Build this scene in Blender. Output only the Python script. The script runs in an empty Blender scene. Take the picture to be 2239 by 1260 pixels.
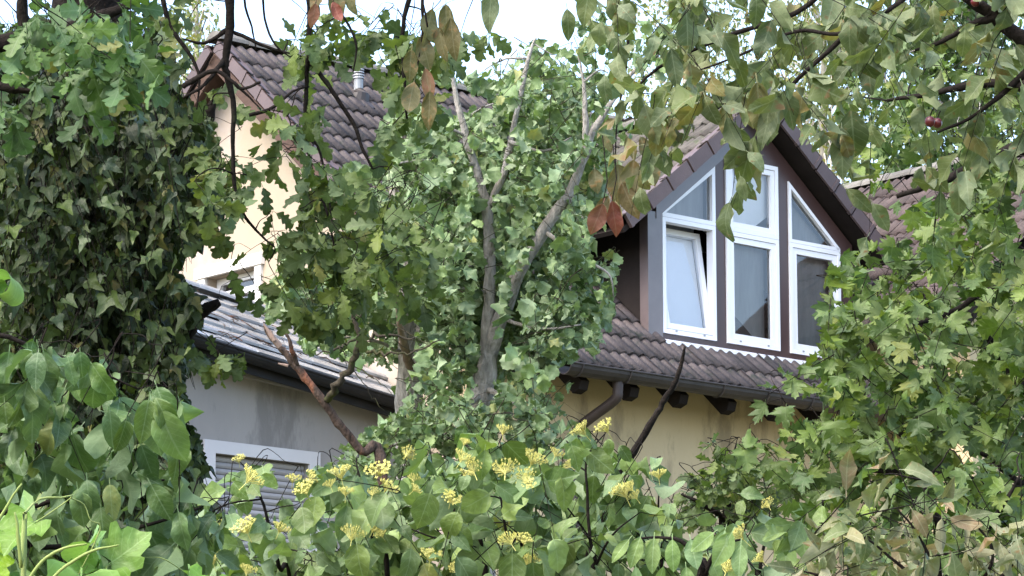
import bpy, math, random
import numpy as np
from mathutils import Matrix, Vector

# ------------------------------------------------------------------ camera, sky, sun, exposure
SC = bpy.context.scene
COL = SC.collection
W, H, FPX = 2239.0, 1260.0, 7600.0
PITCH = math.radians(11.0)
CAM = np.array([0.0, 0.0, 1.6])
cam_d = bpy.data.cameras.new('camera'); cam = bpy.data.objects.new('camera', cam_d); COL.objects.link(cam)
cam_d.sensor_width = 36.0; cam_d.lens = FPX / W * 36.0
cam_d.clip_start = 0.1; cam_d.clip_end = 6000.0
cam.location = CAM; cam.rotation_euler = (math.radians(90) + PITCH, 0, 0)
SC.camera = cam

SUN_EL, SUN_AZ = math.radians(52), math.radians(-128)      # azimuth from +Y, clockwise positive (the sun stands behind the viewer's left shoulder)
world = bpy.data.worlds.new('World'); SC.world = world; world.use_nodes = True
wn = world.node_tree
for n in list(wn.nodes): wn.nodes.remove(n)
sky = wn.nodes.new('ShaderNodeTexSky'); sky.sky_type = 'NISHITA'; sky.sun_disc = False
sky.sun_elevation = SUN_EL; sky.sun_rotation = SUN_AZ
sky.air_density = 1.0; sky.dust_density = 3.5; sky.ozone_density = 1.0; sky.altitude = 100
bg = wn.nodes.new('ShaderNodeBackground'); bg.inputs['Strength'].default_value = 0.15
wo = wn.nodes.new('ShaderNodeOutputWorld')
wn.links.new(sky.outputs[0], bg.inputs[0]); wn.links.new(bg.outputs[0], wo.inputs[0])
sun_d = bpy.data.lights.new('sun', 'SUN'); sun = bpy.data.objects.new('sun', sun_d); COL.objects.link(sun)
sun_d.energy = 0.7; sun_d.angle = math.radians(50); sun_d.color = (1.0, 0.96, 0.91)
sdir = Vector((math.sin(SUN_AZ) * math.cos(SUN_EL), math.cos(SUN_AZ) * math.cos(SUN_EL), math.sin(SUN_EL)))
sun.rotation_euler = sdir.to_track_quat('Z', 'Y').to_euler()
SC.view_settings.view_transform = 'Standard'; SC.view_settings.look = 'None'
SC.view_settings.gamma = 1.0; SC.view_settings.exposure = 2.3; SC.view_settings.use_curve_mapping = False
SC.cycles.max_bounces = 8; SC.cycles.diffuse_bounces = 4; SC.cycles.transparent_max_bounces = 12

# ------------------------------------------------------------------ helpers
cP, sP = math.cos(PITCH), math.sin(PITCH)
RX = np.array([1.0, 0, 0]); FW = np.array([0, cP, sP]); UPV = np.array([0, -sP, cP])
def at(x, y, D):
    """the point in the place that the photograph shows at x, y when it stands D metres away"""
    return CAM + (FW + RX * (x - W / 2) / FPX - UPV * (y - H / 2) / FPX) * D
def proj(p):
    d = np.asarray(p, float) - CAM
    z = d @ FW
    return W / 2 + FPX * (d @ RX) / z, H / 2 - FPX * (d @ UPV) / z, z
def ground(y):
    t = min(max((y - 3.0) / 29.0, 0.0), 1.0)
    return 4.6 * t
def tag(o, label=None, cat=None, group=None, kind=None):
    if label: o['label'] = label
    if cat: o['category'] = cat
    if group: o['group'] = group
    if kind: o['kind'] = kind
    return o
def empty(name, loc, rz=0.0):
    o = bpy.data.objects.new(name, None); COL.objects.link(o); o.location = loc; o.rotation_euler = (0, 0, rz)
    o.empty_display_size = 0.2
    return o
def mesh_np(name, V, F, smooth=False, uv=None, lr=None):
    """mesh from vertex array and list/array of faces"""
    me = bpy.data.meshes.new(name)
    if isinstance(F, np.ndarray):
        n = len(F); k = F.shape[1]
        me.vertices.add(len(V)); me.vertices.foreach_set('co', np.asarray(V, np.float32).ravel())
        me.loops.add(n * k); me.loops.foreach_set('vertex_index', F.astype(np.int32).ravel())
        me.polygons.add(n); me.polygons.foreach_set('loop_start', np.arange(0, n * k, k, dtype=np.int32))
        me.polygons.foreach_set('loop_total', np.full(n, k, np.int32))
    else:
        me.from_pydata([tuple(map(float, v)) for v in V], [], [tuple(map(int, f)) for f in F])
    me.update(calc_edges=True)
    if uv is not None:
        l = me.uv_layers.new(name='UVMap')
        idx = np.empty(len(me.loops), np.int32); me.loops.foreach_get('vertex_index', idx)
        l.data.foreach_set('uv', np.asarray(uv, np.float32)[idx].ravel())
    if lr is not None:
        a = me.attributes.new('lr', 'FLOAT', 'POINT'); a.data.foreach_set('value', np.asarray(lr, np.float32))
    if smooth: me.polygons.foreach_set('use_smooth', np.ones(len(me.polygons), bool))
    return me
def obj(name, me, mat=None, parent=None, loc=(0, 0, 0)):
    o = bpy.data.objects.new(name, me); COL.objects.link(o)
    if mat is not None and len(me.materials) == 0: me.materials.append(mat)
    if parent is not None: o.parent = parent
    o.location = loc
    return o
class MB:
    """collects shapes of ONE part"""
    def __init__(s): s.V = []; s.F = []
    def poly(s, pts, faces):
        b = len(s.V); s.V += [tuple(p) for p in pts]; s.F += [tuple(i + b for i in f) for f in faces]; return s
    def box(s, x0, x1, y0, y1, z0, z1):
        return s.poly([(x0,y0,z0),(x1,y0,z0),(x1,y1,z0),(x0,y1,z0),(x0,y0,z1),(x1,y0,z1),(x1,y1,z1),(x0,y1,z1)],
                      [(0,3,2,1),(4,5,6,7),(0,1,5,4),(1,2,6,5),(2,3,7,6),(3,0,4,7)])
    def prism(s, pts, off):
        """closed polygon swept by the vector off"""
        n = len(pts); off = np.array(off, float)
        q = [tuple(p) for p in pts] + [tuple(np.array(p) + off) for p in pts]
        return s.poly(q, [tuple(range(n - 1, -1, -1)), tuple(range(n, 2 * n))] + [(i, (i + 1) % n, n + (i + 1) % n, n + i) for i in range(n)])
    def ring(s, pts, w, y0, y1):
        """frame of bar width w along a convex polygon (x, z), between the planes y0 (front) and y1"""
        n = len(pts); P = [np.array(p, float) for p in pts]
        area = sum(P[i][0] * P[(i+1) % n][1] - P[(i+1) % n][0] * P[i][1] for i in range(n))
        if area < 0: P = P[::-1]
        inn = []
        for i in range(n):
            a, b, c = P[i-1], P[i], P[(i+1) % n]
            d1 = (b - a) / np.linalg.norm(b - a); d2 = (c - b) / np.linalg.norm(c - b)
            n1 = np.array([-d1[1], d1[0]]); n2 = np.array([-d2[1], d2[0]])
            m = n1 + n2; m = m / (m @ m) * 2
            inn.append(b + m * w)
        q = []
        for y in (y0, y1):
            q += [(p[0], y, p[1]) for p in P] + [(p[0], y, p[1]) for p in inn]
        F = []
        for i in range(n):
            j = (i + 1) % n
            F += [(i, j, n + j, n + i), (2*n + j, 2*n + i, 3*n + i, 3*n + j), (j, i, 2*n + i, 2*n + j), (n + i, n + j, 3*n + j, 3*n + i)]
        s.poly(q, F); return [(p[0], p[1]) for p in inn]
    def tube(s, pts, rad, n=8, cap=True):
        pts = [np.array(p, float) for p in pts]
        if np.isscalar(rad): rad = [rad] * len(pts)
        up = np.array([0.31, 0.17, 0.93]); rings = []
        for i, p in enumerate(pts):
            t = pts[min(i + 1, len(pts) - 1)] - pts[max(i - 1, 0)]; t = t / (np.linalg.norm(t) + 1e-9)
            a = np.cross(t, up); a /= (np.linalg.norm(a) + 1e-9); b = np.cross(t, a); up = -b if False else up
            rings.append([p + rad[i] * (a * math.cos(k * 2 * math.pi / n) + b * math.sin(k * 2 * math.pi / n)) for k in range(n)])
        b0 = len(s.V)
        for r in rings: s.V += [tuple(v) for v in r]
        for i in range(len(pts) - 1):
            for k in range(n):
                k2 = (k + 1) % n
                s.F.append((b0 + i*n + k, b0 + i*n + k2, b0 + (i+1)*n + k2, b0 + (i+1)*n + k))
        if cap: s.F.append(tuple(b0 + k for k in range(n - 1, -1, -1))); s.F.append(tuple(b0 + (len(pts)-1)*n + k for k in range(n)))
        return s
    def mesh(s, name='part', smooth=False): return mesh_np(name, s.V, s.F, smooth)
    def build(s, name, mat, parent=None, loc=(0, 0, 0), smooth=False): return obj(name, s.mesh(name, smooth), mat, parent, loc)

# ------------------------------------------------------------------ materials
def nmat(name):
    m = bpy.data.materials.new(name); m.use_nodes = True; nt = m.node_tree
    for n in list(nt.nodes): nt.nodes.remove(n)
    out = nt.nodes.new('ShaderNodeOutputMaterial')
    return m, nt, out
def N(nt, t, **kw):
    n = nt.nodes.new(t)
    for k, v in kw.items():
        if k.startswith('i_'): n.inputs[int(k[2:]) if k[2:].isdigit() else k[2:].replace('_', ' ')].default_value = v
        else: setattr(n, k, v)
    return n
def math_n(nt, op, a, b=None, c=None, clamp=False):
    n = nt.nodes.new('ShaderNodeMath'); n.operation = op; n.use_clamp = clamp
    for i, v in enumerate((a, b, c)):
        if v is None: continue
        if isinstance(v, (int, float)): n.inputs[i].default_value = v
        else: nt.links.new(v, n.inputs[i])
    return n.outputs[0]
def mix_n(nt, fac, a, b, typ='MIX'):
    n = nt.nodes.new('ShaderNodeMix'); n.data_type = 'RGBA'; n.blend_type = typ
    for i, v in ((0, fac), (6, a), (7, b)):
        if isinstance(v, (int, float)): n.inputs[i].default_value = v
        elif isinstance(v, tuple): n.inputs[i].default_value = (*v[:3], 1)
        else: nt.links.new(v, n.inputs[i])
    return n.outputs[2]
def surf_mat(name, c1, c2, rough=0.8, scale=3.0, bump=0.2, bscale=40.0, c3=None, p3=0.62, s3=1.2, rnd=0.0, spec=0.3, stretch=(1, 1, 1), metallic=0.0, bdist=0.01):
    """weathered surface: two tones mixed by noise, an optional third in patches, fine relief"""
    m, nt, out = nmat(name)
    tc = N(nt, 'ShaderNodeTexCoord'); mp = N(nt, 'ShaderNodeMapping'); mp.inputs['Scale'].default_value = stretch
    nt.links.new(tc.outputs['Object'], mp.inputs[0])
    oi = N(nt, 'ShaderNodeObjectInfo')
    off = N(nt, 'ShaderNodeVectorMath', operation='ADD'); nt.links.new(mp.outputs[0], off.inputs[0])
    sc = N(nt, 'ShaderNodeVectorMath', operation='SCALE'); sc.inputs[0].default_value = (37.0, 17.0, 71.0); nt.links.new(oi.outputs['Random'], sc.inputs['Scale'])
    nt.links.new(sc.outputs[0], off.inputs[1])
    n1 = N(nt, 'ShaderNodeTexNoise'); n1.inputs['Scale'].default_value = scale; n1.inputs['Detail'].default_value = 6; n1.inputs['Roughness'].default_value = 0.65
    nt.links.new(off.outputs[0], n1.inputs['Vector'])
    f = math_n(nt, 'MULTIPLY_ADD', n1.outputs[0], 2.2, -0.6, clamp=True)
    col = mix_n(nt, f, c1, c2)
    if c3 is not None:
        n3 = N(nt, 'ShaderNodeTexNoise'); n3.inputs['Scale'].default_value = s3; n3.inputs['Detail'].default_value = 8; n3.inputs['Roughness'].default_value = 0.7
        nt.links.new(off.outputs[0], n3.inputs['Vector'])
        f3 = math_n(nt, 'MULTIPLY', math_n(nt, 'SUBTRACT', n3.outputs[0], p3), 9.0, clamp=True)
        col = mix_n(nt, f3, col, c3)
    if rnd > 0:
        k = math_n(nt, 'MULTIPLY_ADD', oi.outputs['Random'], 2 * rnd, 1 - rnd)
        hs = N(nt, 'ShaderNodeHueSaturation'); nt.links.new(k, hs.inputs['Value']); nt.links.new(col, hs.inputs['Color']); col = hs.outputs[0]
    p = N(nt, 'ShaderNodeBsdfPrincipled'); p.inputs['Roughness'].default_value = rough; p.inputs['Specular IOR Level'].default_value = spec; p.inputs['Metallic'].default_value = metallic
    nt.links.new(col, p.inputs['Base Color'])
    if bump > 0:
        n2 = N(nt, 'ShaderNodeTexNoise'); n2.inputs['Scale'].default_value = bscale; n2.inputs['Detail'].default_value = 5
        nt.links.new(off.outputs[0], n2.inputs['Vector'])
        b = N(nt, 'ShaderNodeBump'); b.inputs['Strength'].default_value = bump; b.inputs['Distance'].default_value = bdist
        nt.links.new(n2.outputs[0], b.inputs['Height']); nt.links.new(b.outputs[0], p.inputs['Normal'])
    nt.links.new(p.outputs[0], out.inputs[0])
    return m
def leaf_mat(name, a, b, under, old=None, p_old=0.0, rough=0.42, trans=0.3, veins=0.25, spec=0.26, vn=7.0, spots=0.0, tcol=None, spotcol=(0.16, 0.10, 0.04)):
    """leaf: tone differs from leaf to leaf, paler underside, veins, some old leaves, light passing through"""
    m, nt, out = nmat(name)
    at_ = N(nt, 'ShaderNodeAttribute', attribute_name='lr'); oi = N(nt, 'ShaderNodeObjectInfo')
    r = math_n(nt, 'FRACT', math_n(nt, 'ADD', at_.outputs['Fac'], oi.outputs['Random']))
    r2 = math_n(nt, 'FRACT', math_n(nt, 'MULTIPLY', r, 7.31))
    r3 = math_n(nt, 'FRACT', math_n(nt, 'MULTIPLY', r, 23.7))
    col = mix_n(nt, r, a, b)
    hs = N(nt, 'ShaderNodeHueSaturation')
    nt.links.new(math_n(nt, 'MULTIPLY_ADD', r2, 0.5, 0.75), hs.inputs['Value'])
    nt.links.new(math_n(nt, 'MULTIPLY_ADD', r3, 0.03, 0.485), hs.inputs['Hue'])
    nt.links.new(math_n(nt, 'MULTIPLY_ADD', r3, -0.3, 1.1), hs.inputs['Saturation'])
    nt.links.new(col, hs.inputs['Color']); col = hs.outputs[0]
    uv = N(nt, 'ShaderNodeUVMap'); sep = N(nt, 'ShaderNodeSeparateXYZ'); nt.links.new(uv.outputs[0], sep.inputs[0])
    u = math_n(nt, 'ABSOLUTE', math_n(nt, 'SUBTRACT', sep.outputs[0], 0.5)); v = sep.outputs[1]
    nz = N(nt, 'ShaderNodeTexNoise'); nz.inputs['Scale'].default_value = 5.0; nz.inputs['Detail'].default_value = 4
    cb = N(nt, 'ShaderNodeCombineXYZ'); nt.links.new(sep.outputs[0], cb.inputs[0]); nt.links.new(v, cb.inputs[1]); nt.links.new(math_n(nt, 'MULTIPLY', r, 40.0), cb.inputs[2])
    nt.links.new(cb.outputs[0], nz.inputs['Vector'])
    mott = N(nt, 'ShaderNodeHueSaturation'); nt.links.new(col, mott.inputs['Color'])
    nt.links.new(math_n(nt, 'MULTIPLY_ADD', nz.outputs[0], 0.7, 0.65), mott.inputs['Value']); col = mott.outputs[0]
    if old is not None:
        fo = math_n(nt, 'GREATER_THAN', r2, 1 - p_old)
        fo = math_n(nt, 'MULTIPLY', fo, math_n(nt, 'MULTIPLY_ADD', nz.outputs[0], 1.6, -0.1, clamp=True))
        col = mix_n(nt, fo, col, old)
    if spots > 0:
        fs = math_n(nt, 'MULTIPLY', math_n(nt, 'SUBTRACT', nz.outputs[0], 0.66 - spots), 10.0, clamp=True)
        col = mix_n(nt, fs, col, spotcol)
    if veins > 0:
        mid = math_n(nt, 'LESS_THAN', u, 0.014)
        ph_ = math_n(nt, 'ADD', math_n(nt, 'MULTIPLY_ADD', nz.outputs[0], 0.9, math_n(nt, 'MULTIPLY', u, -vn * 0.8)), math_n(nt, 'MULTIPLY', math_n(nt, 'MULTIPLY', u, u), -vn * 0.9))
        sv = math_n(nt, 'ABSOLUTE', math_n(nt, 'SUBTRACT', math_n(nt, 'FRACT', math_n(nt, 'MULTIPLY_ADD', v, vn, ph_)), 0.5))
        sv = math_n(nt, 'MULTIPLY', math_n(nt, 'LESS_THAN', sv, 0.055), 0.6)
        fv = math_n(nt, 'MULTIPLY', math_n(nt, 'MAXIMUM', mid, sv), veins * 0.6)
        col = mix_n(nt, fv, col, tuple(min(1, c * 1.6 + 0.10) for c in under))
    geo = N(nt, 'ShaderNodeNewGeometry')
    colb = mix_n(nt, math_n(nt, 'MULTIPLY', geo.outputs['Backfacing'], 0.75), col, under)
    p = N(nt, 'ShaderNodeBsdfPrincipled'); p.inputs['Specular IOR Level'].default_value = spec
    nt.links.new(math_n(nt, 'MULTIPLY_ADD', geo.outputs['Backfacing'], 0.2, rough + 0.06), p.inputs['Roughness'])
    nt.links.new(colb, p.inputs['Base Color'])
    bp = N(nt, 'ShaderNodeBump'); bp.inputs['Strength'].default_value = 0.35; bp.inputs['Distance'].default_value = 0.01
    nt.links.new(nz.outputs[0], bp.inputs['Height']); nt.links.new(bp.outputs[0], p.inputs['Normal'])
    tr = N(nt, 'ShaderNodeBsdfTranslucent')
    tc = mix_n(nt, 1.0, col, tcol if tcol else (1.35, 1.5, 0.75), 'MULTIPLY'); nt.links.new(tc, tr.inputs[0])
    ms = N(nt, 'ShaderNodeMixShader'); ms.inputs[0].default_value = trans * 0.85
    nt.links.new(p.outputs[0], ms.inputs[1]); nt.links.new(tr.outputs[0], ms.inputs[2]); nt.links.new(ms.outputs[0], out.inputs[0])
    return m

M = {}
M['ground'] = surf_mat('ground', (0.05, 0.07, 0.025), (0.09, 0.075, 0.045), 0.95, 0.8, 0.6, 12, bdist=0.1)
M['plaster_tan'] = surf_mat('plaster_tan', (0.49, 0.385, 0.23), (0.57, 0.455, 0.28), 0.92, 1.1, 0.35, 60, c3=(0.31, 0.245, 0.155), p3=0.51, s3=1.9, spec=0.15, stretch=(1, 1, 0.3))
M['plaster_cream'] = surf_mat('plaster_cream', (0.325, 0.266, 0.19), (0.365, 0.308, 0.24), 0.92, 0.5, 0.25, 90, c3=(0.365, 0.312, 0.278), p3=0.50, s3=0.35, spec=0.15)
M['plaster_grey'] = surf_mat('plaster_grey', (0.235, 0.222, 0.212), (0.285, 0.27, 0.256), 0.9, 1.4, 0.35, 70, c3=(0.175, 0.166, 0.158), p3=0.53, s3=2.2, spec=0.15, stretch=(1, 1, 0.3))
M['grey_band'] = surf_mat('grey_band', (0.46, 0.45, 0.46), (0.52, 0.51, 0.51), 0.85, 1.5, 0.15, 120, spec=0.2)
M['tile'] = surf_mat('tile', (0.034, 0.025, 0.0225), (0.084, 0.066, 0.060), 0.5, 7.0, 0.6, 60, c3=(0.020, 0.021, 0.014), p3=0.54, s3=4.5, rnd=0.38, spec=0.35)
M['tile_red'] = surf_mat('tile_red', (0.038, 0.028, 0.026), (0.082, 0.058, 0.053), 0.7, 6.0, 0.5, 60, c3=(0.07, 0.06, 0.05), p3=0.57, s3=3.5, rnd=0.25, spec=0.3)
M['tile_dormer'] = surf_mat('tile_dormer', (0.045, 0.040, 0.036), (0.115, 0.104, 0.09), 0.8, 7.0, 0.6, 50, c3=(0.05, 0.065, 0.03), p3=0.54, s3=4.0, rnd=0.25, spec=0.25)
M['tile_wet'] = surf_mat('tile_wet', (0.28, 0.30, 0.325), (0.46, 0.485, 0.515), 0.2, 5.0, 0.25, 40, c3=(0.06, 0.056, 0.052), p3=0.61, s3=4.0, rnd=0.2, spec=0.8, metallic=0.55)
M['verge'] = surf_mat('verge', (0.072, 0.049, 0.047), (0.112, 0.078, 0.074), 0.5, 3.0, 0.2, 60, c3=(0.12, 0.09, 0.08), p3=0.66, s3=3.0, rnd=0.12, spec=0.4)
M['ridge'] = surf_mat('ridge', (0.10, 0.094, 0.085), (0.18, 0.17, 0.15), 0.85, 8.0, 0.6, 50, c3=(0.08, 0.09, 0.045), p3=0.56, s3=5.0, rnd=0.2, spec=0.2)
M['zinc'] = surf_mat('zinc', (0.20, 0.21, 0.22), (0.29, 0.30, 0.31), 0.4, 4.0, 0.15, 30, c3=(0.18, 0.18, 0.18), p3=0.62, s3=4, spec=0.6)
M['brown_sheet'] = surf_mat('brown_sheet', (0.050, 0.028, 0.026), (0.078, 0.044, 0.040), 0.32, 2.5, 0.12, 6, c3=(0.11, 0.075, 0.068), p3=0.62, s3=1.6, spec=0.5, stretch=(1, 1, 0.35))
M['mauve_sheet'] = surf_mat('mauve_sheet', (0.095, 0.072, 0.070), (0.15, 0.12, 0.118), 0.28, 2.0, 0.1, 5, c3=(0.12, 0.07, 0.065), p3=0.63, s3=1.8, spec=0.8)
M['dark_brown'] = surf_mat('dark_brown', (0.035, 0.024, 0.022), (0.055, 0.04, 0.036), 0.55, 5.0, 0.2, 40, spec=0.4)
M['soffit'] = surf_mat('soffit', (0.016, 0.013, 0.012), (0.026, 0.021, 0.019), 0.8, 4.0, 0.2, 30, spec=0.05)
M['wood_red'] = surf_mat('wood_red', (0.055, 0.034, 0.026), (0.10, 0.062, 0.046), 0.75, 4.0, 0.3, 40, c3=(0.07, 0.05, 0.035), p3=0.58, s3=3, stretch=(4, 0.5, 4), spec=0.2)
M['white_frame'] = surf_mat('white_frame', (0.78, 0.77, 0.79), (0.84, 0.83, 0.84), 0.35, 2.0, 0.0, 40, c3=(0.66, 0.65, 0.64), p3=0.70, s3=5, spec=0.5)
M['white_render'] = surf_mat('white_render', (0.72, 0.68, 0.63), (0.80, 0.77, 0.74), 0.85, 2.0, 0.15, 80, spec=0.2)
M['sky_reflection_sheet'] = surf_mat('sky_reflection_sheet', (0.93, 0.92, 0.92), (0.95, 0.94, 0.94), 0.9, 14.0, 0.15, 60, spec=0.1)  # near-white colour stands in for sky reflected in the dormer panes
M['room'] = surf_mat('room', (0.45, 0.44, 0.43), (0.52, 0.51, 0.50), 0.95, 1.0, 0.0, 10, spec=0.1)
M['room_dark'] = surf_mat('room_dark', (0.07, 0.065, 0.06), (0.10, 0.09, 0.085), 0.9, 2.0, 0.0, 10, spec=0.1)
M['pane_grey'] = surf_mat('pane_grey', (0.26, 0.253, 0.247), (0.40, 0.39, 0.382), 0.95, 2.5, 0.0, 10, spec=0.05, stretch=(3, 1, 0.5))  # made-up grey that lightens the dormer panes from behind
M['shutter'] = surf_mat('shutter', (0.27, 0.26, 0.262), (0.33, 0.318, 0.32), 0.6, 3.0, 0.1, 60, rnd=0.06, spec=0.3)
M['gutter'] = surf_mat('gutter', (0.028, 0.023, 0.021), (0.05, 0.042, 0.039), 0.5, 5.0, 0.15, 30, c3=(0.08, 0.075, 0.065), p3=0.63, s3=5, spec=0.35)
M['black_metal'] = surf_mat('black_metal', (0.008, 0.008, 0.009), (0.018, 0.018, 0.019), 0.6, 4.0, 0.15, 30, c3=(0.04, 0.037, 0.034), p3=0.64, s3=6, spec=0.2)
M['bark'] = surf_mat('bark', (0.16, 0.148, 0.132), (0.44, 0.41, 0.37), 0.95, 30.0, 1.0, 70, c3=(0.10, 0.115, 0.06), p3=0.60, s3=3.0, spec=0.1, stretch=(1, 1, 0.35), bdist=0.02)
M['bark_dark'] = surf_mat('bark_dark', (0.008, 0.0065, 0.0055), (0.022, 0.018, 0.015), 0.95, 16.0, 0.8, 60, c3=(0.03, 0.034, 0.018), p3=0.62, s3=6.0, spec=0.06)
M['bark_dead'] = surf_mat('bark_dead', (0.02, 0.014, 0.011), (0.10, 0.072, 0.056), 0.95, 26.0, 1.0, 50, c3=(0.20, 0.085, 0.05), p3=0.54, s3=5.0, spec=0.1, stretch=(1, 1, 0.5), bdist=0.02)
M['bark_moss'] = surf_mat('bark_moss', (0.025, 0.021, 0.016), (0.06, 0.05, 0.034), 0.95, 16.0, 0.8, 60, c3=(0.055, 0.065, 0.02), p3=0.50, s3=5.0, spec=0.1)
M['wood_raw'] = surf_mat('wood_raw', (0.15, 0.10, 0.08), (0.30, 0.22, 0.175), 0.85, 9.0, 0.5, 60, spec=0.15, stretch=(1, 1, 0.3))
M['bark_birch'] = surf_mat('bark_birch', (0.42, 0.38, 0.32), (0.60, 0.56, 0.50), 0.85, 2.5, 0.3, 20, c3=(0.06, 0.05, 0.045), p3=0.60, s3=2.0, stretch=(1, 1, 2.5), spec=0.2)
M['stem_lime'] = surf_mat('stem_lime', (0.17, 0.23, 0.05), (0.25, 0.29, 0.09), 0.6, 8.0, 0.1, 40, spec=0.3)
M['flower'] = surf_mat('flower', (0.47, 0.45, 0.11), (0.60, 0.56, 0.21), 0.8, 30.0, 0.2, 60, rnd=0.12, spec=0.15)
M['berry'] = surf_mat('berry', (0.07, 0.008, 0.010), (0.11, 0.014, 0.014), 0.3, 20.0, 0.0, 40, spec=0.5)
def glass_mat():
    m, nt, out = nmat('glass')
    fr = N(nt, 'ShaderNodeFresnel'); fr.inputs[0].default_value = 1.75
    tr = N(nt, 'ShaderNodeBsdfTransparent'); tr.inputs[0].default_value = (0.95, 0.96, 0.96, 1)
    nz = N(nt, 'ShaderNodeTexNoise'); nz.inputs['Scale'].default_value = 1.5
    tcx = N(nt, 'ShaderNodeTexCoord'); nt.links.new(tcx.outputs['Object'], nz.inputs['Vector'])
    bp = N(nt, 'ShaderNodeBump'); bp.inputs['Strength'].default_value = 0.06; bp.inputs['Distance'].default_value = 0.05; nt.links.new(nz.outputs[0], bp.inputs['Height'])
    gl = N(nt, 'ShaderNodeBsdfGlossy'); gl.inputs['Roughness'].default_value = 0.03; gl.inputs[0].default_value = (0.95, 0.95, 0.97, 1); nt.links.new(bp.outputs[0], gl.inputs['Normal'])
    ms = N(nt, 'ShaderNodeMixShader'); nt.links.new(fr.outputs[0], ms.inputs[0]); nt.links.new(tr.outputs[0], ms.inputs[1]); nt.links.new(gl.outputs[0], ms.inputs[2])
    nt.links.new(ms.outputs[0], out.inputs[0]); return m
M['glass'] = glass_mat()

# ------------------------------------------------------------------ the ground
gx = np.concatenate([np.linspace(-1500, -60, 8), np.linspace(-50, 60, 56), np.linspace(75, 1500, 8)])
gy = np.concatenate([np.linspace(-600, -12, 5), np.linspace(-8, 70, 66), np.linspace(85, 3000, 10)])
gr = np.random.default_rng(5)
GV = [(x, y, ground(y) + (gr.uniform(-0.05, 0.05) if abs(x) < 60 and -8 < y < 70 else 0)) for y in gy for x in gx]
nxg = len(gx)
GF = [(j*nxg + i, j*nxg + i + 1, (j+1)*nxg + i + 1, (j+1)*nxg + i) for j in range(len(gy) - 1) for i in range(nxg - 1)]
tag(obj('ground', mesh_np('ground', GV, GF, True), M['ground']), kind='structure')

# ------------------------------------------------------------------ the house (its own axes: x along the ridge, y into the depth, z = 0 at the eave)
YAW = math.radians(49.3)
HX = np.array([math.sin(YAW), math.cos(YAW), 0]); HY = np.array([-math.cos(YAW), math.sin(YAW), 0])
E1 = at(1225, 795, 33.0)
BASE = 4.45
ZO = E1[2] - BASE
HROT = math.atan2(HX[1], HX[0])
TAN = math.tan(math.radians(41)); PIT = math.radians(41)
random.seed(3)
house = empty('house', (E1[0], E1[1], BASE), HROT)
tag(house, 'cream and tan plastered house with brown tiled gable roof and glazed dormer', 'house')
def part(mb, name, mat, smooth=False): return mb.build(name, mat, house, (0, 0, ZO), smooth)
BOT = -ZO - 0.4
GX = -0.55; WY = 0.55; RY = 4.52; RZ = RY * TAN; BY = 2 * RY - WY
# front wall
m = MB(); m.box(GX, 4.9, WY, WY + 0.3, BOT, WY * TAN - 0.14); part(m, 'front_wall', M['plaster_tan'])
# gable wall with its window opening
y0, y1, z0, z1 = 4.12, 5.0, 0.75, 1.50
def rz(y): return (y if y <= RY else 2 * RY - y) * TAN - 0.14
m = MB(); o_ = 0.3
top_f = [(GX, WY, rz(WY)), (GX, y0, rz(y0)), (GX, RY, rz(RY)), (GX, y1, rz(y1)), (GX, BY, rz(BY))]
m.poly([(GX, WY, BOT), (GX, y0, BOT), (GX, y0, rz(y0)), (GX, WY, rz(WY))], [(0, 3, 2, 1)])
m.poly([(GX, y1, BOT), (GX, BY, BOT), (GX, BY, rz(BY)), (GX, y1, rz(y1))], [(0, 3, 2, 1)])
m.poly([(GX, y0, BOT), (GX, y1, BOT), (GX, y1, z0), (GX, y0, z0)], [(0, 3, 2, 1)])
m.poly([(GX, y0, z1), (GX, y1, z1), (GX, y1, rz(y1)), (GX, RY, rz(RY)), (GX, y0, rz(y0))], [(0, 4, 3, 2, 1)])
m.poly([(GX, y0, z0), (GX, y1, z0), (GX, y1, z1), (GX, y0, z1), (GX+o_, y0, z0), (GX+o_, y1, z0), (GX+o_, y1, z1), (GX+o_, y0, z1)],
       [(0, 1, 5, 4), (1, 2, 6, 5), (2, 3, 7, 6), (3, 0, 4, 7)])
part(m, 'gable_wall', M['plaster_cream'])
m = MB(); m.box(GX, 4.9, BY - 0.3, BY, BOT, WY * TAN - 0.14); part(m, 'back_wall', M['plaster_tan'])
# gable window
gw = MB()
gw.box(GX - 0.05, GX + 0.02, y0 - 0.14, y1 + 0.16, z1, z1 + 0.12)
gw.box(GX - 0.03, GX + 0.02, y1, y1 + 0.13, z0, z1); gw.box(GX - 0.03, GX + 0.02, y0 - 0.11, y0, z0, z1)
gwo = part(gw, 'window_surround', M['white_render'])
def yz_ring(ya, yb, za, zb, w, xa, xb):
    mb = MB()
    mb.box(xa, xb, ya, yb, za, za + w); mb.box(xa, xb, ya, yb, zb - w, zb)
    mb.box(xa, xb, ya, ya + w, za + w, zb - w); mb.box(xa, xb, yb - w, yb, za + w, zb - w); return mb
gf = part(yz_ring(y0 + 0.003, y1 - 0.003, z0 + 0.003, z1 - 0.003, 0.07, GX + 0.13, GX + 0.2), 'window', M['white_frame'])
yz_ring(y0 + 0.16, y1 - 0.18, z0 + 0.10, z1 - 0.16, 0.06, GX + 0.10, GX + 0.16).build('sash', M['white_frame'], gf)
MB().poly([(GX + .165, y0 + .07, z0 + .07), (GX + .165, y0 + .07, z1 - .07), (GX + .165, y1 - .07, z1 - .07), (GX + .165, y1 - .07, z0 + .07)], [(0, 1, 2, 3)]).build('pane', M['glass'], gf)
MB().box(GX + 0.3, GX + 0.32, y0 - 0.1, y1 + 0.1, z0 - 0.1, z1 + 0.1).build('curtain', M['room_dark'], gf)

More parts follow.
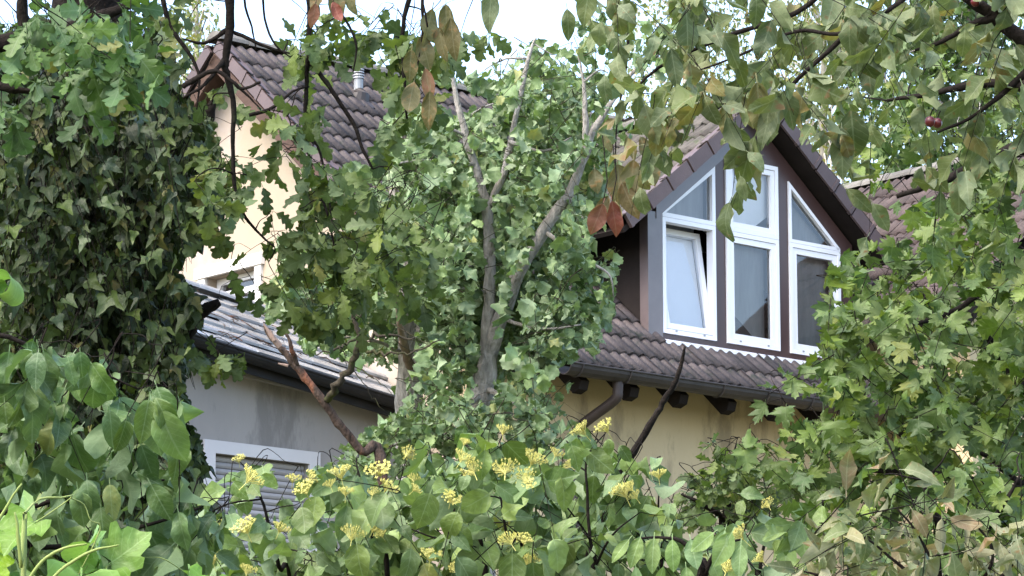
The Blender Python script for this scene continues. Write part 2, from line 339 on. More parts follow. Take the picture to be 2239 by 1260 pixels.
# roof deck, boards, tiles
def tile_mesh(name, wid=0.265, lng=0.40, amp=0.054, n=13, th=0.024):
    us = np.linspace(-0.012, wid + 0.012, n)
    prof = amp * np.abs(np.cos(np.pi * us / (wid / 2))) ** 0.85
    V = []
    for yy, lift in ((0.0, 0.028), (lng, 0.004)):
        V += [(u, yy, p + lift) for u, p in zip(us, prof)]
    V += [(u, 0.004, p + 0.028 - th) for u, p in zip(us, prof)]
    F = [(i, i + 1, n + i + 1, n + i) for i in range(n - 1)] + [(i + 1, i, 2*n + i, 2*n + i + 1) for i in range(n - 1)]
    return mesh_np(name, V, F, True)
TW, TL = 0.265, 0.345
tiles_me = {}
def tile_me(mat):
    if mat not in tiles_me: tiles_me[mat] = tile_mesh('tile_' + mat); tiles_me[mat].materials.append(M[mat])
    return tiles_me[mat]
def lay_tiles(parent, origin, along, up, ncol, nrow, mat, keep=None, jit=1.0, joined=False):
    """tiles on a plane: columns along `along`, courses climbing `up`; joined = one piece for faces nobody sees from the garden"""
    A = Vector(along).normalized(); U = Vector(up).normalized(); Nn = A.cross(U).normalized(); O = Vector(origin)
    me = tile_me(mat); out = []
    Vb = np.empty(len(me.vertices) * 3, np.float32); me.vertices.foreach_get('co', Vb); Vb = Vb.reshape(-1, 3)
    VV, FF = [], []; cnt = 0
    for j in range(nrow):
        for i in range(ncol):
            c = O + A * ((i + 0.5) * TW) + U * ((j + 0.5) * TL)
            if keep and not keep(c): continue
            p = O + A * (i * TW + random.uniform(-0.006, 0.006) * jit) + U * (j * TL + random.uniform(-0.012, 0.012) * jit) + Nn * random.uniform(0, 0.008) * jit
            R = Matrix((A, U, Nn)).transposed() @ Matrix.Rotation(random.uniform(-0.018, 0.018) * jit, 3, 'Z') @ Matrix.Rotation(random.uniform(-0.012, 0.012) * jit, 3, 'X')
            if joined:
                VV.append(Vb @ np.array(R).T + np.array(p)); FF.append(len(Vb) * cnt); cnt += 1
            else:
                o = bpy.data.objects.new('tile', me); COL.objects.link(o); o.parent = parent
                o.matrix_local = Matrix.Translation(p) @ R.to_4x4()
                out.append(o)
    if joined and cnt:
        base = np.array([p.vertices[:] for p in me.polygons])
        o = obj('tile_field', mesh_np('tile_field', np.concatenate(VV), np.concatenate([base + k for k in FF]), True), M[mat], parent); o['kind'] = 'stuff'
    return out
X0, X1 = -0.86, 5.6
roof = MB()
def slab(mb, p00, p10, p11, p01, th, nrm):
    """flat slab: four corners, thickness th against the normal"""
    off = -np.array(nrm, float) * th
    return mb.prism([p00, p10, p11, p01], off)
n_f = (0, -math.sin(PIT), math.cos(PIT)); n_b = (0, math.sin(PIT), math.cos(PIT))
slab(roof, (X0 + 0.04, 0.05, 0.05*TAN - 0.02), (X1, 0.05, 0.05*TAN - 0.02), (X1, RY, RZ - 0.02), (X0 + 0.04, RY, RZ - 0.02), 0.09, n_f)
slab(roof, (X1, RY + 0.01, RZ - 0.02), (X1, 2*RY, -0.02), (X0 + 0.04, 2*RY, -0.02), (X0 + 0.04, RY + 0.01, RZ - 0.02), 0.09, n_b)
roof_o = part(roof, 'roof', M['soffit'])
DC, DAP, DPI = 3.18, 3.20, math.radians(38.7)       # dormer: centre line, height of its ridge, pitch
DT = math.tan(DPI)
def not_dormer(c): return not (1.70 < c.x < 4.66 and 0.40 < c.y and c.z < DAP - DT * abs(c.x - DC) - 0.05 + 0.0)
up_f = (0, math.cos(PIT), math.sin(PIT))
lay_tiles(roof_o, (X0, -0.03, -0.03 * TAN), (1, 0, 0), up_f, 22, 17, 'tile', not_dormer)
lay_tiles(roof_o, (X1, 2*RY + 0.03, -0.03 * TAN), (-1, 0, 0), (0, -math.cos(PIT), math.sin(PIT)), 24, 17, 'tile', None, 1, True)
# ridge tiles
def half_round(name, r, L, n=8, mat='ridge'):
    V, F = [], []
    for yy, k in ((0, 1.0), (L * 0.12, 1.05), (L * 0.12001, 1.0), (L, 0.93)):
        for a in range(n + 1):
            t = math.pi * a / n; V.append((yy, -math.cos(t) * r * k, math.sin(t) * r * k * 0.8))
    for i in range(3):
        for a in range(n): F.append((i*(n+1) + a, i*(n+1) + a + 1, (i+1)*(n+1) + a + 1, (i+1)*(n+1) + a))
    F.append(tuple(range(n, -1, -1)))
    me = mesh_np(name, V, F, False); me.materials.append(M[mat]); return me
rt = half_round('ridge_tile', 0.13, 0.42)
x = X0 + 0.0
while x < X1 - 0.1:
    o = obj('ridge_tile', rt, None, roof_o, (x, RY + random.uniform(-.008, .008), RZ + random.uniform(-0.01, 0.012))); o.rotation_euler = (random.uniform(-.04, .04), random.uniform(-.015, .015), random.uniform(-.012, .012)); x += 0.385
# verge (barge) tiles along the gable end, front slope and back slope, and the timber under them
def verge_mesh(name, L, h, th):
    mb = MB(); mb.box(0, L, 0, th, -h, 0.0); mb.box(0, L, th, 0.12, -0.02, 0.0)
    # rounded lip at the lower end
    mb.box(-0.012, 0.03, -0.008, th + 0.004, -h - 0.004, 0.012)
    me = mb.mesh(name); me.materials.append(M['verge']); return me
vg = verge_mesh('verge_tile', 0.328, 0.125, 0.03)
def verge_run(parent, start, direction, outward, nrm, n, step=0.345, me=vg):
    A = Vector(direction).normalized(); Nn = Vector(nrm).normalized(); Y = Nn.cross(A)
    if Y.dot(Vector(outward)) > 0: Y = -Y
    for i in range(n):
        p = Vector(start) + A * (i * step)
        o = obj('verge_tile', me, None, parent)
        R = Matrix((A, Y, Nn)).transposed() @ Matrix.Rotation(random.uniform(-0.012, 0.012), 3, 'Y')
        o.matrix_local = Matrix.Translation(p) @ R.to_4x4()
verge_run(roof_o, (X0 - 0.02, 0.0, 0.075), up_f, (-1, 0, 0), n_f, 17)
verge_run(roof_o, (X0 - 0.02, 2 * RY, 0.075), (0, -math.cos(PIT), math.sin(PIT)), (-1, 0, 0), n_b, 17)
for s, yy in ((1, 0), (-1, 2 * RY)):
    mb = MB(); d = np.array([0, s * math.cos(PIT), math.sin(PIT)]); nn = np.array([0, -s * math.sin(PIT), math.cos(PIT)])
    a = np.array([X0 + 0.02, yy, -0.02]) - nn * 0.09; L = RY / math.cos(PIT) - 0.05
    mb.prism([a, a + d * L, a + d * L - nn * 0.13, a - nn * 0.13], (0.035, 0, 0)); mb.build('bargeboard', M['wood_red'], roof_o)
    mb = MB(); a2 = a + np.array([0.04, 0, 0]) - nn * 0.012
    mb.prism([a2, a2 + d * L, a2 + d * L - nn * 0.02, a2 - nn * 0.02], (0.26, 0, 0)); mb.build('soffit_board', M['wood_red'], roof_o)
# vent pipe
vp = MB(); vx, vy = 0.62, 3.93; vz = vy * TAN
vp.tube([(vx, vy, vz), (vx, vy, vz + 0.29)], 0.05, 14); vpo = vp.build('vent_pipe', M['zinc'], roof_o, smooth=False)
m = MB()
for k in range(4): m.tube([(vx, vy, vz + 0.24 + k*0.03), (vx, vy, vz + 0.255 + k*0.03)], [0.063, 0.058], 14)
m.build('vent_cap', M['zinc'], vpo)
m = MB(); m.tube([(vx, vy, vz - 0.02), (vx, vy - 0.02, vz + 0.07), (vx, vy, vz + 0.11)], [0.13, 0.10, 0.055], 14); m.prism([(vx - .16, vy - .2, vz - .2*TAN + .05), (vx + .16, vy - .2, vz - .2*TAN + .05), (vx + .16, vy + .2, vz + .2*TAN + .05), (vx - .16, vy + .2, vz + .2*TAN + .05)], (0, -.01, .015)); m.build('vent_flashing', M['gutter'], vpo)
# rafter tails
for i in range(9):
    xx = -0.42 + i * 0.655
    m = MB(); a = np.array([xx, -0.03, -0.03 * TAN - 0.11]); d = np.array([0, math.cos(PIT), math.sin(PIT)])
    m.prism([a, a + d * 0.9, a + d * 0.9 + np.array([0, 0, -0.2]), a + np.array([0, 0.12, -0.115]), a + np.array([0, 0.03, -0.085])], (0.11, 0, 0))
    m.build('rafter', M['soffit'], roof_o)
# gutter: half round with bead and brackets
def gutter(xa, xb, y, z, r, mat, parent, slope=0.0):
    V, F = [], []; n = 8
    for xx in (xa, xb):
        zz = z + (xx - xa) * slope
        for k in range(n + 1):
            t = math.pi + math.pi * k / n; V.append((xx, y + r * math.cos(t), zz + r * math.sin(t)))
        for k in range(n + 1):
            t = 2 * math.pi - math.pi * k / n; V.append((xx, y + (r - .006) * math.cos(t), zz + (r - .006) * math.sin(t)))
    q = 2 * n + 2
    F = [(k, (k + 1) % q, q + (k + 1) % q, q + k) for k in range(q)] + [tuple(range(q - 1, -1, -1)), tuple(range(q, 2*q))]
    mb = MB(); mb.poly(V, F); mb.tube([(xa, y - r, z), (xb, y - r, z + (xb - xa) * slope)], 0.011, 8)
    return mb.build('gutter', mat, parent, smooth=False)
go = gutter(-0.05, 4.75, -0.11, -0.02, 0.105, M['gutter'], house); go.location = (0, 0, ZO)
for i in range(8):
    xx = 0.1 + i * 0.62; m = MB()
    pts = [(xx, -0.11 + 0.112 * math.cos(t), -0.02 + 0.112 * math.sin(t)) for t in np.linspace(math.pi, 2 * math.pi, 9)]
    for a, b in zip(pts[:-1], pts[1:]): m.tube([a, b], 0.008, 4)
    m.build('gutter_bracket', M['gutter'], go)
def smooth_path(pts, sub=6):
    P = [np.array(p, float) for p in pts]; P = [2*P[0] - P[1]] + P + [2*P[-1] - P[-2]]; out = []
    for i in range(1, len(P) - 2):
        for k in range(sub):
            t = k / sub; a, b, c, d = P[i-1], P[i], P[i+1], P[i+2]
            out.append(0.5 * ((2*b) + (c - a)*t + (2*a - 5*b + 4*c - d)*t*t + (3*b - a - 3*c + d)*t**3))
    out.append(P[-2]); return out
dp = smooth_path([(0.66, -0.085, -0.06), (0.66, -0.085, -0.20), (0.655, -0.04, -0.29), (0.60, 0.30, -0.46), (0.585, 0.42, -0.55), (0.58, 0.45, -0.72), (0.58, 0.45, -1.6), (0.58, 0.45, BOT)], 5)
m = MB(); m.tube(dp, 0.052, 12); part(m, 'downpipe', M['dark_brown'], True)

# ------------------------------------------------------------------ dormer
DY = 0.6; DXL, DXR = 1.70, 4.66
def dz(x): return DAP - 0.13 - DT * abs(x - DC)
m = MB()
# front cladding with openings left for the three windows: posts, head pieces, breast
for xa, xb in ((DXL + 0.11, 1.89), (2.64, 2.79), (3.55, 3.70), (4.46, DXR)):
    zt = lambda q: dz(q) - 0.02
    m.prism([(xa, DY, 0.45), (xb, DY, 0.45), (xb, DY, zt(xb)), (xa, DY, zt(xa))], (0, 0.12, 0))
m.prism([(1.89, DY, 1.86), (2.64, DY, 2.43), (2.64, DY, dz(2.64) - .02), (1.89, DY, dz(1.89) - .02)], (0, 0.12, 0))
m.prism([(2.79, DY, 2.55), (3.55, DY, 2.55), (3.55, DY, dz(3.55) - .02), (DC, DY, dz(DC) - .02), (2.79, DY, dz(2.79) - .02)], (0, 0.12, 0))
m.prism([(3.70, DY, 2.43), (4.46, DY, 1.80), (4.46, DY, dz(4.46) - .02), (3.70, DY, dz(3.70) - .02)], (0, 0.12, 0))
for xa, xb in ((1.89, 2.64), (2.79, 3.55), (3.70, 4.46)): m.box(xa, xb, DY, DY + 0.12, 0.40, 0.60)
dormer = part(m, 'dormer', M['brown_sheet'])
# glossy sheet trim along the left verge and the left corner
m = MB(); a = np.array([DXL + 0.10, DY - 0.03, dz(DXL + 0.1) - 0.0]); b = np.array([2.86, DY - 0.03, dz(2.86) - 0.0])
m.prism([a + [0, 0, -0.21], b + [0, 0, -0.21], b, a], (0, 0.028, 0)); m.build('verge_trim', M['mauve_sheet'], dormer)
m = MB(); m.box(DXL - 0.012, DXL + 0.185, DY - 0.022, DY - 0.002, 0.50, dz(DXL) - 0.06); m.box(DXL - 0.012, DXL - 0.001, DY - 0.002, DY + 0.1, 0.50, dz(DXL) - 0.06); m.build('corner_trim', M['mauve_sheet'], dormer)
# cheeks
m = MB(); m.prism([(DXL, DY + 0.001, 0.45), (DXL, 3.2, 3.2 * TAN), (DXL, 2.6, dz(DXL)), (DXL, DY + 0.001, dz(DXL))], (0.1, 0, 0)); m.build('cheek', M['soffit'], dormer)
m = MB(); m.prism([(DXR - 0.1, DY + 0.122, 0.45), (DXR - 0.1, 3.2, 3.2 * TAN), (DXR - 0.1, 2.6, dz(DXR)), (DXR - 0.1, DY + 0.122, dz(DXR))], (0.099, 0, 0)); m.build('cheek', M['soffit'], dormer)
# sill
m = MB(); m.prism([(1.80, DY - 0.12, 0.505), (4.62, DY - 0.12, 0.505), (4.62, DY - 0.002, 0.545), (1.80, DY - 0.002, 0.545)], (0, 0, -0.035)); m.build('sill', M['white_frame'], dormer)
m = MB(); m.prism([(1.72, DY - 0.26, 0.355), (4.64, DY - 0.26, 0.355), (4.64, DY - 0.012, 0.475), (1.72, DY - 0.012, 0.475)], (0, 0, -0.02)); m.build('apron_flashing', M['dark_brown'], dormer)
# windows
def panepoly(pts, y): mb = MB(); mb.poly([(p[0], y, p[1]) for p in pts], [tuple(range(len(pts)))]); return mb
def rect(a, b, c, d): return [(a, c), (b, c), (b, d), (a, d)]
FWD = 0.045
for wi, (xa, xb, lower_t, top) in enumerate(((1.89, 2.64, 1.79, [(1.89, 1.79), (2.64, 1.79), (2.64, 2.43), (1.89, 1.86)]),
                                             (2.79, 3.55, 1.77, rect(2.79, 3.55, 1.77, 2.55)),
                                             (3.70, 4.46, 1.77, [(3.70, 1.77), (4.46, 1.77), (4.46, 1.80), (3.70, 2.43)]))):
    mb = MB(); e = 0.003
    lo = mb.ring(rect(xa + e, xb - e, 0.60 + e, lower_t), FWD, DY - 0.02, DY + 0.07)
    if wi == 0: up = mb.ring([(1.893, 1.793), (2.637, 1.793), (2.637, 2.42), (1.893, 1.857)], FWD, DY - 0.02, DY + 0.07)
    elif wi == 1: up = mb.ring(rect(2.793, 3.547, 1.773, 2.547), FWD, DY - 0.02, DY + 0.07)
    else: up = mb.ring([(3.703, 1.773), (4.457, 1.773), (4.457, 1.80), (3.703, 2.42)], FWD * 0.8, DY - 0.02, DY + 0.07)
    fo = mb.build('window_frame', M['white_frame'], dormer)
    # sashes with their panes
    xs, zs = [p[0] for p in lo], [p[1] for p in lo]
    sx0, sx1, sz0, sz1 = min(xs) + .004, max(xs) - .004, min(zs) + .004, max(zs) - .004
    piv = (0, DY + 0.02, sz0)
    mb = MB(); inn = mb.ring(rect(sx0, sx1, 0, sz1 - sz0), 0.06, -0.03, 0.03)
    so = mb.build('sash', M['white_frame'], dormer, piv)
    po = panepoly(inn, 0.0).build('pane', M['glass'], dormer, piv)
    parts_ = [so, po]
    if wi == 0:
        bo = MB().poly([(p[0], 0.035, p[1]) for p in inn], [(0, 1, 2, 3)]).build('sky_reflection_sheet', M['sky_reflection_sheet'], dormer, piv); parts_.append(bo)  # white sheet painted in for the sky mirrored by the tilted pane
        for q in parts_: q.rotation_euler = (math.radians(-9.5), 0, 0)
    if wi == 1:
        mb = MB(); iu = mb.ring([(p[0] + (.004 if p[0] < 3.17 else -.004), p[1] + (.004 if p[1] < 2.1 else -.004)) for p in up], 0.055, DY - 0.01, DY + 0.05); mb.build('sash', M['white_frame'], dormer)
    else: iu = up
    panepoly(iu, DY + 0.02).build('pane', M['glass'], dormer)
    for xx in (xa + 0.18, xb - 0.18): MB().box(xx - 0.012, xx + 0.012, DY - 0.026, DY - 0.021, 0.63, 0.645).build('drain_cap', M['zinc'], dormer)
m = MB(); m.prism([(2.86, DY + 0.09, 1.84), (3.22, DY + 0.09, 1.84), (3.48, DY + 0.09, 2.02), (3.48, DY + 0.09, 2.48), (2.86, DY + 0.09, 2.48)], (0, 0.01, 0)); m.build('sky_reflection_sheet', M['sky_reflection_sheet'], dormer)  # white sheet shaped like the sky reflection in the middle upper pane
# room behind the panes
m = MB()
m.poly([(DXL + .12, 2.3, 0.3), (DXR - .12, 2.3, 0.3), (DXR - .12, 2.3, 1.6), (DC, 2.3, dz(DC) - 0.12), (DXL + .12, 2.3, 1.6)], [(0, 1, 2, 3, 4)])
m.poly([(DXL + .12, DY + .13, 0.3), (DXR - .12, DY + .13, 0.3), (DXR - .12, 2.3, 0.3), (DXL + .12, 2.3, 0.3)], [(0, 1, 2, 3)])
for s, xx in ((-1, DXL + .12), (1, DXR - .12)):
    m.poly([(xx, DY + .13, .3), (xx, 2.3, .3), (xx, 2.3, dz(xx) - .1), (xx, DY + .13, dz(xx) - .1)], [(0, 1, 2, 3)])
    m.poly([(xx, DY + .13, dz(xx) - .1), (xx, 2.3, dz(xx) - .1), (DC, 2.3, dz(DC) - .1), (DC, DY + .13, dz(DC) - .1)], [(0, 1, 2, 3)])
m.build('room_lining', M['room'], dormer)
MB().poly([(1.9, DY + .33, .62), (2.66, DY + .33, .62), (2.66, DY + .33, 1.85), (1.9, DY + .33, 1.85)], [(0, 1, 2, 3)]).build('added_grey_sheet', M['pane_grey'], dormer)  # added sheet, lightens the black gap beside the tilted sash
for q in ([(2.88, .68), (3.46, .68), (3.46, 1.68), (2.88, 1.68)], [(3.78, .68), (4.40, .68), (4.40, 1.70), (3.78, 1.70)], [(3.76, 1.82), (4.40, 1.82), (3.76, 2.32)], [(1.97, 1.84), (2.60, 1.84), (2.60, 2.30)]):
    mb = MB(); n_ = len(q); mb.poly([(p[0], DY + 0.125, p[1]) for p in q], [tuple(range(n_))]); mb.build('added_grey_sheet', M['pane_grey'], dormer)  # added grey sheets, only there to lighten these panes
m = MB(); m.prism([(2.86, DY + 0.10, 0.66), (3.36, DY + 0.10, 0.66), (3.10, DY + 0.10, 0.86), (2.86, DY + 0.10, 1.02)], (0, 0.015, 0)); m.build('dark_reflection_wedge', M['room_dark'], dormer)  # dark wedge painted in for the slanting reflection in the middle pane
# dormer roof
VY = 0.36
for s in (-1, 1):
    slope_l = (2.0 if s < 0 else 1.8) / math.cos(DPI)
    mb = MB(); nn = np.array([s * math.sin(DPI), 0, math.cos(DPI)]); dd = np.array([-s * math.cos(DPI), 0, math.sin(DPI)])
    apex = np.array([DC + s * 0.005, VY + 0.03, DAP - 0.06])
    low = apex - dd * slope_l
    yb_top = DAP / TAN - 0.05; yb_low = low[2] / TAN - 0.05
    a = [low, apex, np.array([apex[0], yb_top, apex[2]]), np.array([low[0], yb_low + 0.05, low[2]])]
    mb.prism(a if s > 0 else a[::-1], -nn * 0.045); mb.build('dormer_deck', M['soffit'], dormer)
    ncol = int((yb_top - VY) / TW) + 1; nrow = int(slope_l / TL) + 1
    al = (0, -1, 0) if s < 0 else (0, 1, 0)
    org = np.array([low[0], VY + (ncol * TW if s < 0 else 0), low[2] + 0.05])
    lay_tiles(dormer, org, al, dd, ncol, nrow, 'tile_dormer', lambda c: c.z > c.y * TAN - 0.12 and (c.z < DAP - 0.02), 1.3, s > 0)
    verge_run(dormer, tuple(low + np.array([0, -0.045, 0.14])), dd, (0, -1, 0), nn, 7, slope_l / 7, verge_mesh('verge_tile', slope_l / 7 - 0.03, 0.15, 0.03))
yy = VY - 0.02
while yy < DAP / TAN - 0.2:
    o = obj('ridge_tile', rt, None, dormer, (DC, yy, DAP + 0.03)); o.rotation_euler = (0, 0, math.pi / 2); yy += 0.385

# ------------------------------------------------------------------ the wing on the far side of the dormer
WX, WZ, WY0, WY1 = 7.15, 3.2, -1.15, 4.6; WE = 4.45
m = MB(); m.box(4.901, 5.2, WY0 + 0.35, 3.0, BOT, 0.95); part(m, 'wing_side_wall', M['plaster_tan'])
wz_ = lambda x: WZ - 0.16 - TAN * abs(x - WX)
m = MB(); m.prism([(5.201, WY0 + 0.35, BOT), (9.3, WY0 + 0.35, BOT), (9.3, WY0 + 0.35, wz_(9.3)), (WX, WY0 + 0.35, wz_(WX)), (5.201, WY0 + 0.35, wz_(5.201))], (0, 0.3, 0)); part(m, 'wing_gable_wall', M['plaster_tan'])
m = MB()
for s in (-1, 1):
    nn = np.array([s * math.sin(PIT), 0, math.cos(PIT)]); dd = np.array([-s * math.cos(PIT), 0, math.sin(PIT)])
    L = (WX - WE) / math.cos(PIT); apex = np.array([WX + s * .005, WY0, WZ - 0.03]); low = apex - dd * L
    a = [low, apex, apex + [0, WY1 - WY0, 0], low + [0, WY1 - WY0, 0]]
    m.prism(a if s > 0 else a[::-1], -nn * 0.1)
wing = part(m, 'wing_roof', M['soffit'])
L = (WX - WE) / math.cos(PIT); nc = int((3.4 - WY0) / TW)
lay_tiles(wing, (WE - 0.03, WY0 + nc * TW, WZ - (WX - WE) * TAN + 0.0), (0, -1, 0), (math.cos(PIT), 0, math.sin(PIT)), nc, int(L / TL), 'tile_red', lambda c: c.z > c.y * TAN - 0.1, 2.0)
lay_tiles(wing, (2*WX - WE + 0.03, WY0, WZ - (WX - WE) * TAN), (0, 1, 0), (-math.cos(PIT), 0, math.sin(PIT)), nc, int(L / TL), 'tile_red', None, 1, True)
yy = WY0
while yy < 3.6:
    o = obj('ridge_tile', rt, None, wing, (WX, yy, WZ + 0.02)); o.rotation_euler = (0, 0, math.pi / 2); yy += 0.385

# ------------------------------------------------------------------ the grey annex in front of the gable
AY = 1.8; AXR, AXL = GX - 0.004, -5.2
annex = empty('annex', (E1[0] + HX[0]*-2.5 + HY[0]*AY, E1[1] + HX[1]*-2.5 + HY[1]*AY, BASE), HROT)
tag(annex, 'low grey plastered annex with shiny wet tiles and closed roller shutter', 'annex')
AO = (2.5, -AY, ZO)          # back to the house's own axes
def apart(mb, name, mat, smooth=False): return mb.build(name, mat, annex, AO, smooth)
SL = -0.142                   # the old roof drops towards the house
def ez(x): return -0.27 + SL * (x - AXR)   # height of the eave
# wall with the window opening
wx0, wx1, wz0, wz1 = -2.72, -1.62, -2.35, -0.92
m = MB()
def wp(xa, xb, za): m.prism([(xa, AY, za), (xb, AY, za), (xb, AY, ez(xb) + .02), (xa, AY, ez(xa) + .02)], (0, 0.25, 0))
wp(AXL, wx0, BOT); wp(wx1, AXR, BOT)
wp(wx0, wx1, wz1); m.box(wx0, wx1, AY, AY + 0.25, BOT, wz0)
m.box(AXL, AXL + 0.25, AY + 0.251, 4.2, BOT, -0.12)
apart(m, 'wall', M['plaster_grey'])
m = MB(); e = 0.13
m.box(wx0 - e, wx1 + e, AY - 0.025, AY - 0.001, wz1, wz1 + 0.12); m.box(wx1, wx1 + e, AY - 0.025, AY - 0.001, wz0, wz1); m.box(wx0 - e, wx0, AY - 0.025, AY - 0.001, wz0, wz1)
sh = apart(m, 'window_surround', M['grey_band'])
sl = MB()
n = 6; prof = [(AY + 0.07 - 0.016 * math.sin(math.pi * k / n), 0.055 * k / n) for k in range(n + 1)]
V = [(xx, y_, z_) for xx in (wx0 + .004, wx1 - .004) for y_, z_ in prof]
sl_me = mesh_np('slat', V, [(k, n + 1 + k, n + 2 + k, k + 1) for k in range(n)], True); sl_me.materials.append(M['shutter'])
k = 0
while wz1 - 0.06 * (k + 1) > wz0:
    obj('slat', sl_me, None, sh, (0, random.uniform(-.003, .003), wz1 - 0.06 * (k + 1))); k += 1
MB().box(wx0, wx1, AY + 0.09, AY + 0.1, wz0, wz1).build('shutter_backing', M['room_dark'], sh)
# concrete band (wedge) between wall and eave
m = MB(); zb = -0.12
m.poly([(AXL, AY - 0.10, 0.03), (AXR, AY - 0.10, -0.325), (AXR, AY - 0.10, ez(AXR) - 0.02), (AXL, AY - 0.10, ez(AXL) - 0.02),
        (AXL, AY + 0.2, 0.05), (AXR, AY + 0.2, -0.30), (AXR, AY + 0.2, ez(AXR) + 0.12), (AXL, AY + 0.2, ez(AXL) + 0.12)],
       [(0, 3, 2, 1), (4, 5, 6, 7), (0, 1, 5, 4), (1, 2, 6, 5), (2, 3, 7, 6), (3, 0, 4, 7)])
apart(m, 'cornice', M['plaster_grey'])
# roof: courses run along the sloping eave
APIT = math.radians(32)
ax = Vector((1, 0, SL)).normalized()
upv = Vector((0, math.cos(APIT), math.sin(APIT))); upv = (upv - ax * upv.dot(ax)).normalized()
nrm_a = ax.cross(upv)
ar = MB(); o0 = Vector((AXL, AY - 0.33, ez(AXL) - 0.03)); LA = (AXR - AXL) * math.sqrt(1 + SL * SL)
RUN = 1.72
c4 = [o0, o0 + ax * LA, o0 + ax * LA + upv * RUN, o0 + upv * RUN]
ar.prism([tuple(c) for c in c4], tuple(-nrm_a * 0.07))
rtop = o0 + upv * RUN
b4 = [rtop + Vector((0, 0.01, 0)), rtop + ax * LA + Vector((0, 0.01, 0)), rtop + ax * LA + Vector((0, 1.5, -1.0)), rtop + Vector((0, 1.5, -1.0))]
ar.prism([tuple(c) for c in b4], (0, -0.03, -0.07))
aroof = apart(ar, 'roof', M['soffit'])
def a_keep(c): return c.x > -4.3
# long low-profile courses: each tile a shallow roll whose lower edge catches the sky
def bar_tile(name, wid, lng):
    us = [0, wid]; V = []; prof = [(0.0, 0.022), (0.0, 0.048), (0.05, 0.056), (0.14, 0.044), (0.26, 0.022), (lng, 0.008)]
    for u in us: V += [(u, a, b) for a, b in prof]
    n = len(prof); F = [(k, n + k, n + k + 1, k + 1) for k in range(n - 1)] + [tuple(range(n)), tuple(range(2*n - 1, n - 1, -1))]
    me = mesh_np(name, V, F, False); me.materials.append(M['tile_wet']); return me
bt = bar_tile('tile_wet', 0.322, 0.36)
for j in range(6):
    i = 0
    while True:
        p = o0 + ax * (LA - (i + 1) * 0.326 - (0.16 if j % 2 else 0)) + upv * (j * 0.285)
        if p.x < -4.2: break
        o = bpy.data.objects.new('tile', bt); COL.objects.link(o); o.parent = aroof
        R = Matrix((ax, upv, nrm_a)).transposed() @ Matrix.Rotation(random.uniform(-.012, .012), 3, 'Z') @ Matrix.Rotation(random.uniform(-.05, .05), 3, 'X')
        o.matrix_local = Matrix.Translation(p + nrm_a * random.uniform(0, .008)) @ R.to_4x4(); i += 1
zr = half_round('ridge_tile_zinc', 0.085, 0.46, 8, 'zinc')
k = 0
while k * 0.43 < LA - 0.2:
    p = rtop + ax * (LA - 0.46 - k * 0.43) + Vector((0, 0, 0.035))
    o = obj('ridge_tile', zr, None, aroof); o.matrix_local = Matrix.Translation(p) @ Matrix((ax, Vector((0, 1, 0)), ax.cross(Vector((0, 1, 0))))).transposed().to_4x4(); k += 1
ag = MB()
gz = 0.0
a0 = o0 + Vector((0, -0.06, -0.02)); a1 = a0 + ax * LA
for t_ in (0,):
    n = 8; V = []; r = 0.08
    for c in (a0, a1):
        for k in range(n + 1): t = math.pi + math.pi * k / n; V.append((c.x, c.y + r * math.cos(t), c.z + r * math.sin(t)))
        for k in range(n + 1): t = 2*math.pi - math.pi * k / n; V.append((c.x, c.y + (r - .006) * math.cos(t), c.z + (r - .006) * math.sin(t)))
    q = 2*n + 2; ag.poly(V, [(k, (k+1) % q, q + (k+1) % q, q + k) for k in range(q)] + [tuple(range(q - 1, -1, -1)), tuple(range(q, 2*q))])
ag.tube([(a0.x, a0.y - r, a0.z), (a1.x, a1.y - r, a1.z)], 0.012, 8)
ago = apart(ag, 'gutter', M['black_metal'])
m = MB(); m.prism([tuple(o0 + Vector((0, 0.02, -0.19))), tuple(o0 + ax * LA + Vector((0, 0.02, -0.16))), tuple(o0 + ax * LA + Vector((0, 0.02, -0.01))), tuple(o0 + Vector((0, 0.02, -0.01)))], (0, 0.025, 0))
apart(m, 'fascia', M['black_metal'])
m = MB(); m.tube([(a1.x + .005, a1.y, a1.z - .02), (a1.x + .02, a1.y, a1.z - .02)], 0.05, 12); m.build('gutter_end', M['white_frame'], ago)
# fallen twigs lying on the wet roof
def debris():
    rr = random.Random(9); mb = MB()
    for k in range(46):
        p = o0 + ax * (LA - rr.uniform(0.25, 2.5)) + upv * rr.uniform(0.1, 1.6) + nrm_a * 0.06
        d = (ax * rr.uniform(-1, 1) + upv * rr.uniform(-.5, .5)).normalized() * rr.uniform(0.05, 0.3)
        mid = p + d * 0.5 + nrm_a * rr.uniform(0.0, 0.03)
        mb.tube([tuple(p), tuple(mid), tuple(p + d)], [0.006, 0.005, 0.002], 4)
    # in the annex's frame, then as a thing of its own
    o = mb.build('twig_litter', M['bark_dead']); return o
lit = debris()
lit.matrix_world = Matrix.Translation(annex.location) @ Matrix.Rotation(HROT, 4, 'Z') @ Matrix.Translation(AO)
tag(lit, 'brown broken twigs scattered over the wet annex tiles', 'twigs', kind='stuff')

